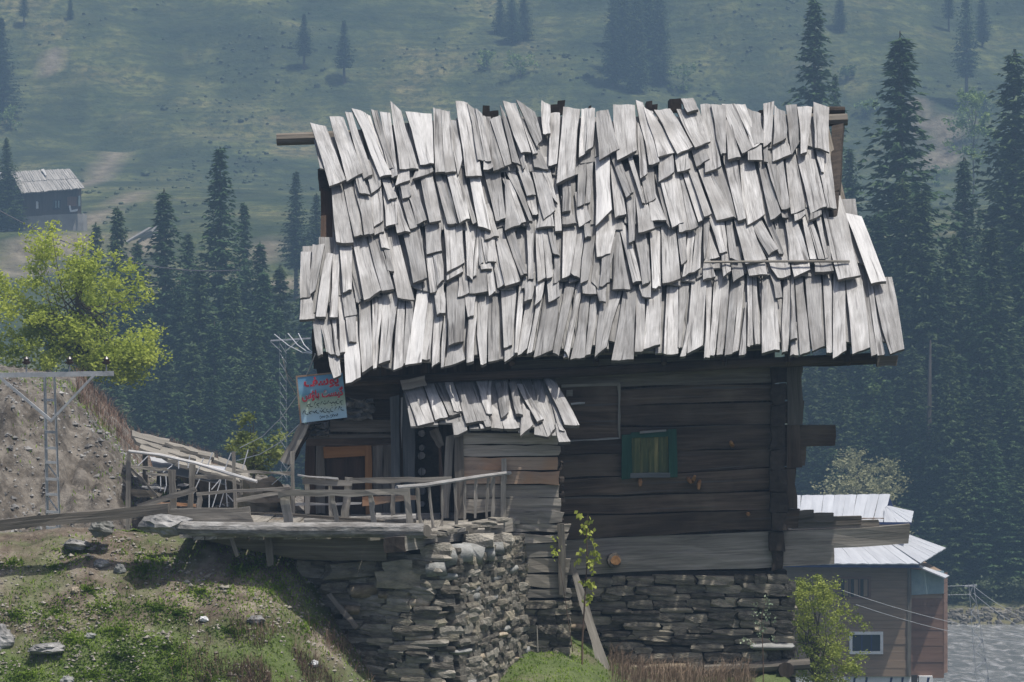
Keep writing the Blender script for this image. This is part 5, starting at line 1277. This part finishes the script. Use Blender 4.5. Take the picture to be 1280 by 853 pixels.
sapling('thin sapling with yellow-green leaf clusters in front of the dark wall', [P(727, 858, Y), P(728, 800, Y), P(731, 750, Y), P(734, 700, Y), P(733, 660, Y), P(735, 642, Y)],
        [P(a_, b_, Y) for a_, b_ in ((725, 643), (738, 650), (730, 656), (734, 664), (729, 664), (737, 673), (744, 679), (728, 685), (740, 690), (745, 689), (722, 700), (736, 699), (741, 702), (746, 697), (741, 711), (731, 728), (737, 726), (740, 729), (735, 744), (739, 745), (734, 752))], M['leaf_yellow'], 7, .075, 3, .017)
sapling('thin young shrub with small grey-green leaves before the stone base', [P(954, 860, 43.2), P(954, 830, 43.2), P(953, 800, 43.2), P(952, 770, 43.2), P(958, 748, 43.2)],
        [P(a_, b_, 43.2) for a_, b_ in ((958, 748), (961, 755), (956, 763), (957, 772), (954, 780), (952, 786), (944, 755), (944, 768), (946, 778), (968, 774), (966, 797), (936, 802), (942, 806), (930, 799), (950, 792))], M['leaf_grey'], 9, .04, 4, .010)
sapling('slender bare shoot with few leaves beside the porch planks', [P(716, 815, 42.3), P(708, 760, 42.3), P(702, 720, 42.3), P(694, 672, 42.3)], [P(a_, b_, 42.3) for a_, b_ in ((693, 673), (694, 684), (692, 690), (694, 693))], M['leaf_yellow'], 7, .05, 6, .008)
pk = thing('leaning_plank', 'long grey plank leaning against the house wall behind the leafy sapling', 'plank', P(758, 850, 42.9))
board('plank', ((711, 704), (717, 701), (767, 850), (752, 853)), (43.85, 43.85, 43.0, 43.0), .04, M['grey'], pk, 2, 6, .006)
st = thing('short_stake', 'short thin stake stuck in the grass beside the stone terrace', 'stake', P(672, 812, 41.9))
pole('stake', [P(672, 815, 41.9), P(671.5, 795, 41.9), P(671, 782, 41.9)], [.014, .013, .01], M['grey'], st, 6)

# ------------------------------------------------------------------ power poles and wires
YPO = 49.0
po = thing('power_pole', 'grey steel lattice power pole with a crossarm and three insulators', 'pole', P(68, 690, YPO))
def member(name, a, b, w_, parent, mat='steel'):
    return beam(name, a, b, w_, w_, M[mat], parent, 1, 0.)
for (xt, xb) in ((55, 59), (67, 75)):
    member('mast_leg', P(xt, 470, YPO), P(xb, 700, YPO), .035, po); member('mast_leg', P(xt + 1, 470, YPO + .3), P(xb + 1, 700, YPO + .4), .03, po)
for yy in (500, 540, 560, 578, 599, 618, 640, 660):
    q_ = (yy - 470) / 230; member('rung', P(55 + 4 * q_, yy, YPO - .01), P(67 + 8 * q_, yy + .5, YPO - .01), .022, po)
for y0, y1 in ((618, 640), (640, 660), (578, 599)):
    member('brace', P(57.5, y0, YPO + .02), P(73, y1, YPO + .02), .018, po)
beam('crossarm', P(-14, 469.5, YPO - .08), P(142, 467, YPO - .08), .04, .042, M['steel'], po, 1, 0)
member('arm_brace', P(0, 472, YPO - .1), P(64, 526, YPO - .1), .03, po); member('arm_brace', P(119, 468, YPO - .1), P(64, 526, YPO - .1), .03, po)
for px in (33, 87, 133):
    pin = pole('insulator_pin', [P(px, 467, YPO - .08), P(px, 452, YPO - .08)], [.014, .014], M['steel'], po, 6, 0)
    pole('insulator', [P(px, 456, YPO - .08), P(px, 454.5, YPO - .08), P(px, 452, YPO - .08), P(px, 451.5, YPO - .08), P(px, 449, YPO - .08), P(px, 446, YPO - .08)], [.03, .07, .075, .045, .055, .02], M['ceramic'], pin, 10, 0)
Ym = 108
pm = thing('lattice_pylon', 'slim pale lattice pylon behind the blue sign', 'pylon', P(354, 600, Ym))
for xt, xb in ((349, 352), (357, 359)):
    member('mast_leg', P(xt, 419, Ym), P(xb, 600, Ym), .042, pm); member('mast_leg', P(xt, 419, Ym + .5), P(xb, 600, Ym + .5), .035, pm)
for k in range(14):
    yy = 430 + k * 12; member('brace', P(350, yy, Ym - .02), P(358, yy + 12, Ym - .02), .016, pm)
member('crossarm', P(338, 426, Ym), P(388, 423, Ym), .03, pm)
for a_, b_ in (((338, 427), (352, 440)), ((374, 425), (356, 440))): member('arm_brace', P(*a_, Ym), P(*b_, Ym), .02, pm)
Yq = 128
pq = thing('lattice_pylon', 'grey lattice pylon at the edge of the grey river', 'pylon', P(1228, 865, Yq))
for xt, xb in ((1211, 1222), (1217, 1240)):
    member('mast_leg', P(xt, 731, Yq), P(xb, 872, Yq), .06, pq)
for k in range(12):
    q0, q1 = k / 12, (k + 1) / 12; l = lambda q_: P(1211 + 11 * q_, 731 + 141 * q_, Yq); g_ = lambda q_: P(1217 + 23 * q_, 731 + 141 * q_, Yq)
    member('brace', l(q0), g_(q1), .03, pq) if k % 2 else member('brace', g_(q0), l(q1), .03, pq)
member('crossarm', P(1206, 733, Yq), P(1221, 732, Yq), .04, pq)
def wire(label, pts, r_, mat='wire', group=None):
    mb = MB(); mb.add(*tube(pts, r_, 5)); tag(mb.build('wire', M[mat], None), label, 'wire', group)
GW = 'service wires at the left eave'
for a_, ww in (((343, 418), 24), ((360, 417), 16), ((373, 417), 9)):
    wire('thin pale service wire curving from the slim pylon to the left eave', [P(a_[0], a_[1], 60), P(a_[0] + (393 - a_[0]) * .35, a_[1] + 14, 54), P(a_[0] + (393 - a_[0]) * .7, 438 + (ww - 9) * .18, 49), P(394, 442.5, 43.5)], .0085, 'wire', GW)
for pts, lb in ((((394, 443), (388, 458), (383, 470)), 'short pale wire dropping from the eave to the top of the blue sign'), (((353, 447), (359, 468), (370, 480)), 'pale wire bending down to the upper left edge of the blue sign'), (((353, 447), (360, 475), (371, 495), (352, 522), (328, 546), (300, 560)), 'pale wire from the left edge of the blue sign down to the collapsed shed'),
                (((376, 529), (352, 552), (325, 568), (296, 576)), 'pale wire leaving the lower corner of the blue sign'), (((365, 580), (356, 592), (340, 606)), 'pale cord hanging under the lean-to edge')):
    wire(lb, [P(a_, b_, 43.3 + i * .5) for i, (a_, b_) in enumerate(pts)], .0075)
wire('dark cable crossing in front of the far farmhouse', sag(P(-30, 246, 150), P(300, 338, 150), 1.2), .03, 'wiredark')
GW2 = 'cables strung past the red-brown house'
for (p0, p1, s_) in (((1052, 738), (1300, 796), .25), ((1070, 756), (1300, 806), .25)):
    wire('pale cable sagging across the front of the red-brown house towards the river', sag(P(*p0, 100), P(*p1, 126), s_), .011, 'steel', GW2)
for (p0, p1) in (((1217, 733), (1300, 782)), ((1217, 742), (1300, 796))):
    wire('pale cable running from the river-side pylon over the water', sag(P(*p0, Yq), P(*p1, 110),   .15), .011, 'steel', 'cables from the river-side pylon')
for yy in (733, 744): wire('pale cable between the red house and the river-side pylon', line(P(1182, yy, 117), P(1214, yy - 1, Yq), 3), .010, 'steel', 'short cables at the river-side pylon')

# ------------------------------------------------------------------ red-brown house with zinc roofs
YH = 115.
rh = thing('red_house', 'red-brown weatherboard house with two shining zinc roofs near the river', 'house', P(1090, 868, YH))
mb = MB(); mb.add(*boxm(X_(975, YH), YH + .06, Z_(845, YH), X_(1136, YH), YH + 7, Z_(700, YH))); mb.add(*boxm(X_(1137.2, YH), YH + .4, Z_(842, YH), X_(1180, YH), YH + 6, Z_(715, YH)))
mb.add(*boxm(X_(975, YH + 2), YH + 2.2, Z_(700, YH), X_(1118, YH + 2), YH + 7, Z_(652, YH)))
wall = mb.build('wall', M['house_brown'], rh)
for i in range(14):
    y0 = 706 + i * 10
    board('board', rect(976, y0, 1136.5, y0 + 9.8), YH + R.uniform(-.012, .012), .07, M['house_brown'], wall, 1, 3, .002, 0, 'h')
    if i > 0: board('board', rect(1137.4, y0 + 2, 1180, y0 + 11.8), YH + .33 + R.uniform(-.012, .012), .07, M['house_red'] if y0 > 742 else M['house_brown'], wall, 1, 2, .002, 0, 'h')
board('corner_post', rect(1134.5, 706, 1139, 846), YH - .05, .3, M['greydark'], wall, 1, 3)
for i in range(10):
    board('board', ((1180, 717 + i * 12.5), (1184.5, 716 + i * 12.5), (1184.5, 728.2 + i * 12.5), (1180, 729.3 + i * 12.5)), (YH + .32, YH + 1.6, YH + 1.6, YH + .32), .06, M['house_red'], wall, 1, 1, .002)
board('blue_panel', ((1138.5, 712), (1180, 714), (1180, 742), (1138.5, 744)), YH + .28, .04, M['blue_panel'], wall, 3, 2, .003)
w1 = board('window', rect(1048, 721, 1089, 749), YH - .06, .06, M['house_red'], rh, 1, 1, .001)
for x0 in (1051.5, 1063.5, 1075.5):
    board('pane', rect(x0, 724, x0 + 10, 746), YH - .075, .02, M['glass'], w1, 1, 1, 0)
    board('curtain', rect(x0 + 4, 724.5, x0 + 9, 745.5), YH - .085, .012, M['house_brown'], w1, 1, 1, 0)
w2 = board('window', rect(1065, 793, 1101, 815), YH - .03, .03, M['glass'], rh, 1, 1, 0)
for c in (rect(1062, 790, 1104, 793.6), rect(1062, 814.4, 1104, 818), rect(1062, 793.6, 1065.6, 814.4), rect(1100.4, 793.6, 1104, 814.4)):
    board('frame', c, YH - .09, .09, M['white'], w2, 1, 1, .001)
for x0 in (1076.5, 1088.5): board('mullion', rect(x0, 793.6, x0 + 1.6, 814.4), YH - .06, .03, M['navy'], w2, 1, 1, 0)
# zinc roofs, made of separate sheets with raised seams
def sheets(name, parent, q, n, mat='metal_roof'):
    q = [Vector(p) for p in q]; nrm = (q[1] - q[0]).cross(q[3] - q[0]).normalized()
    if nrm.z < 0: nrm = -nrm
    main = None
    for i in range(n):
        a_, b_ = i / n, (i + 1) / n - .02 / n
        c = [q[0].lerp(q[1], a_), q[0].lerp(q[1], b_), q[3].lerp(q[2], b_), q[3].lerp(q[2], a_)]
        V, Fc, U = slab(*c, -nrm * .05, 2, 2, .006, .02); mk('sheet', V, Fc, M[mat], parent, U)
lo = MB(); lo.add([P(960, 706, YH - .9), P(1149, 706.5, YH - .9), P(1149, 710, YH - .9), P(960, 709, YH - .9), P(960, 706, YH + 1), P(1149, 706.5, YH + 1), P(1149, 710, YH + 1), P(960, 709, YH + 1)], [(0, 1, 2, 3), (4, 5, 6, 7), (0, 1, 5, 4), (3, 2, 6, 7), (1, 2, 6, 5), (0, 3, 7, 4)])
lroof = lo.build('lower_roof', M['navy'], rh)
sheets('sheet', lroof, (P(960, 676, YH + 2.2), P(1104, 674, YH + 2.2), P(1149, 705, YH - .95), P(960, 705, YH - .95)), 12)
sheets('sheet', lroof, (P(1105, 674, YH + 2.2), P(1136, 668, YH + 5.2), P(1183, 685, YH + 4.2), P(1151, 704, YH - .9)), 5)
sheets('sheet', lroof, (P(1147, 708, YH + .1), P(1152, 707, YH + .6), P(1187, 719.5, YH + .2), P(1182, 722.5, YH - .4)), 2)
up = MB(); up.add([P(960, 652, YH + 1.6), P(1139, 653, YH + 1.6), P(1139, 656, YH + 1.6), P(960, 655, YH + 1.6), P(960, 652, YH + 4), P(1125, 653, YH + 4), P(1125, 656, YH + 4), P(960, 655, YH + 4)], [(0, 1, 2, 3), (4, 5, 6, 7), (0, 1, 5, 4), (3, 2, 6, 7), (1, 2, 6, 5), (0, 3, 7, 4)])
uroof = up.build('upper_roof', M['navy'], rh)
sheets('sheet', uroof, (P(960, 620, YH + 5.5), P(1113, 618, YH + 5.5), P(1104, 653, YH + 1.8), P(960, 653, YH + 1.8)), 11)
sheets('sheet', uroof, (P(1108, 633, YH + 3.2), P(1113, 633, YH + 5.5), P(1142, 639, YH + 5), P(1139, 654, YH + 1.6)), 3)
sheets('sheet', uroof, (P(1106, 634, YH + 3.2), P(1109, 634, YH + 3.2), P(1139, 654, YH + 1.65), P(1105, 653.5, YH + 1.75)), 2)
board('gable', ((1112, 622), (1116, 632), (1116, 637), (1108, 634)), YH + 5.4, .1, M['navy'], rh, 1, 1, 0)
for x0, x1, k in ((1058, 1139, 0), (1149, 1166, 1)):
    wp = board('white_wall', rect(x0, 845.5, x1, 880), YH + .1, .3, M['white'], rh, 2, 1, .002)
    for j, xx in enumerate((1066, 1081, 1112, 1126) if k == 0 else (1158,)):
        board('painted_mark', ((xx + 1, 847), (xx + 4, 847), (xx + 2, 858), (xx, 858)), YH + .09, .008, M['navy'], wp, 1, 2, .004)
board('post', rect(1140, 844, 1147, 880), YH + .2, .3, M['endgrain'], rh, 1, 1)

# ------------------------------------------------------------------ far farmhouse on its shelf
YF = 287.
fh = thing('farmhouse', 'far timber farmhouse with a grey shingle gable roof on a plastered base', 'house', P(62, 292, YF))
A = lambda px, py, dy=0.: P(px, py, YF + dy)
fl, fr_, bl_ = (29, 0.), (101, 1.5), (-3, 4.5)
def quad(name, c, mat, parent, th=.12, n=1): return mk(name, *slab(*c, (0, th, 0), 3, 2, .01)[:2], mat, parent, slab(*c, (0, th, 0), 3, 2, .01)[2])
wl = quad('wall', (A(29, 240), A(101, 234, 1.5), A(101, 268, 1.5), A(29, 271)), M['farwood'], fh, .3)
quad('gable_wall', (A(13, 218, 2.5), A(30, 240), A(30, 272), A(-3, 268, 4.5)), M['farwood'], wl, .2)
quad('gable_wall', (A(-3, 240, 4.5), A(13, 216, 2.5), A(13, 270, 2.5), A(-3, 268, 4.5)), M['farwood'], wl, .2)
bs = quad('base', (A(28, 270), A(103, 267, 1.5), A(104, 292, 1.5), A(28, 296)), M['plaster'], fh, 3.)
quad('base_side', (A(-4, 268, 4.5), A(28.5, 271), A(28.5, 296), A(-4, 292, 4.5)), M['plaster'], bs, .3)
ro = quad('roof', (A(14, 218, 2.6), A(87, 214.5, 4.), A(105, 236.5, .6), A(29, 242.5, -.9)), M['farshingle'], fh, .08)
for i in range(26):
    t0, t1 = i / 26, (i + .9) / 26
    for k, (v0, v1) in enumerate(((0, .52), (.46, 1.02))):
        def rq(u, v):
            p = A(13, 216, 2.5).lerp(A(88, 212.5, 4.), u); q_ = A(27, 242, -1.).lerp(A(106, 235.5, .5), u + R.uniform(-.004, .004)); return p.lerp(q_, v + R.uniform(-.02, .02))
        c = [rq(t0, v0), rq(t1, v0), rq(t1, v1), rq(t0, v1)]; up_ = Vector((0, -.08, .12 - .05 * k))
        V, Fc, U = slab(*[p + up_ for p in c], (0, .05, -.06), 1, 1, .015); mk('shingle', V, Fc, M['farshingle'], ro, U)
quad('shingle', [p + Vector((0, -.2, .25)) for p in (A(52, 215, 3), A(55, 214.6, 3), A(59, 222, 2), A(57, 223, 2))], M['shingle_pale'], ro, .06)
quad('roof_far_slope', (A(13, 216, 2.5), A(13.5, 216, 2.5), A(1, 232, 6), A(-5, 232, 5.5)), M['farshingle'], ro, .1)
for x0, y0, x1, y1, mt in ((66, 250, 76, 262, 'glass'), (45, 252, 48, 261, 'white'), (98, 245, 101, 258, 'blue_panel'), (84, 246, 96, 258, 'house_red'), (18, 256, 23, 266, 'blue_panel')):
    d = (x0 - 29) / 72 * 1.5 if x0 > 29 else 1.6
    wn = quad('window', (A(x0, y0, d - .05), A(x1, y0, d - .05), A(x1, y1, d - .05), A(x0, y1, d - .05)), M[mt], fh, .05)
    if mt == 'glass':
        for xx in (69, 72.5): quad('pane', (A(xx, y0 + 1, d - .1), A(xx + 1.6, y0 + 1, d - .1), A(xx + 1.6, y1 - 2, d - .1), A(xx, y1 - 2, d - .1)), M['blue_panel'], wn, .03)
for c in (((86, 257), (88, 257), (89.5, 265), (87.5, 265)), ((88, 263), (97, 261.5), (97, 264), (88, 265.5))):
    quad('white_board', tuple(A(px, py, .9) for px, py in c), M['white'], fh, .1)
quad('porch_post', (A(100.5, 236, 1), A(101.6, 236, 1), A(101.6, 268, 1), A(100.5, 268, 1)), M['farwood'], fh, .12)
f2 = thing('barn', 'grey shingle roof corner of a barn just behind the far farmhouse', 'barn', P(-12, 262, 300))
b1 = quad('wall', (P(-30, 228, 300), P(3, 226, 300), P(3, 262, 300), P(-30, 264, 300)), M['farwood'], f2, 2)
r1 = quad('roof', (P(-30, 214, 303), P(0, 213.5, 303), P(9, 226, 299.5), P(-30, 229, 299.5)), M['farshingle'], f2, .15)
wd = thing('log_pile', 'pale heap of logs beside the track below the far farmhouse', 'log pile', P(178, 302, 275))
for k in range(6): wpole('log', P(158 + k * 5, 303 - (k % 3) * 3, 275 + k * .3), P(190 + k * 2, 284 + (k % 3) * 5, 275.5 + k * .3), .16, M['farshingle'], wd, 2, 6)

# ------------------------------------------------------------------ haze of the valley air
hm = bpy.data.materials.new('valley_haze'); hm.use_nodes = True; hn = hm.node_tree
for n in list(hn.nodes):
    if n.type == 'BSDF_PRINCIPLED': hn.nodes.remove(n)
pv = hn.nodes.new('ShaderNodeVolumePrincipled'); pv.inputs['Color'].default_value = (.30, .47, .65, 1); pv.inputs['Density'].default_value = .0014; pv.inputs['Anisotropy'].default_value = .0
hn.links.new(pv.outputs[0], hn.nodes['Material Output'].inputs['Volume'])
V, Fc, U = boxm(-320, -40, -21, 320, 980, 168)
hz = mk('haze', V, Fc, hm); hz['kind'] = 'stuff'; tag(hz, 'thin blue haze filling the valley air', 'haze')
print('SHINGLES', nsh, 'TERRACE', cnt, 'OBJECTS', len(bpy.data.objects))
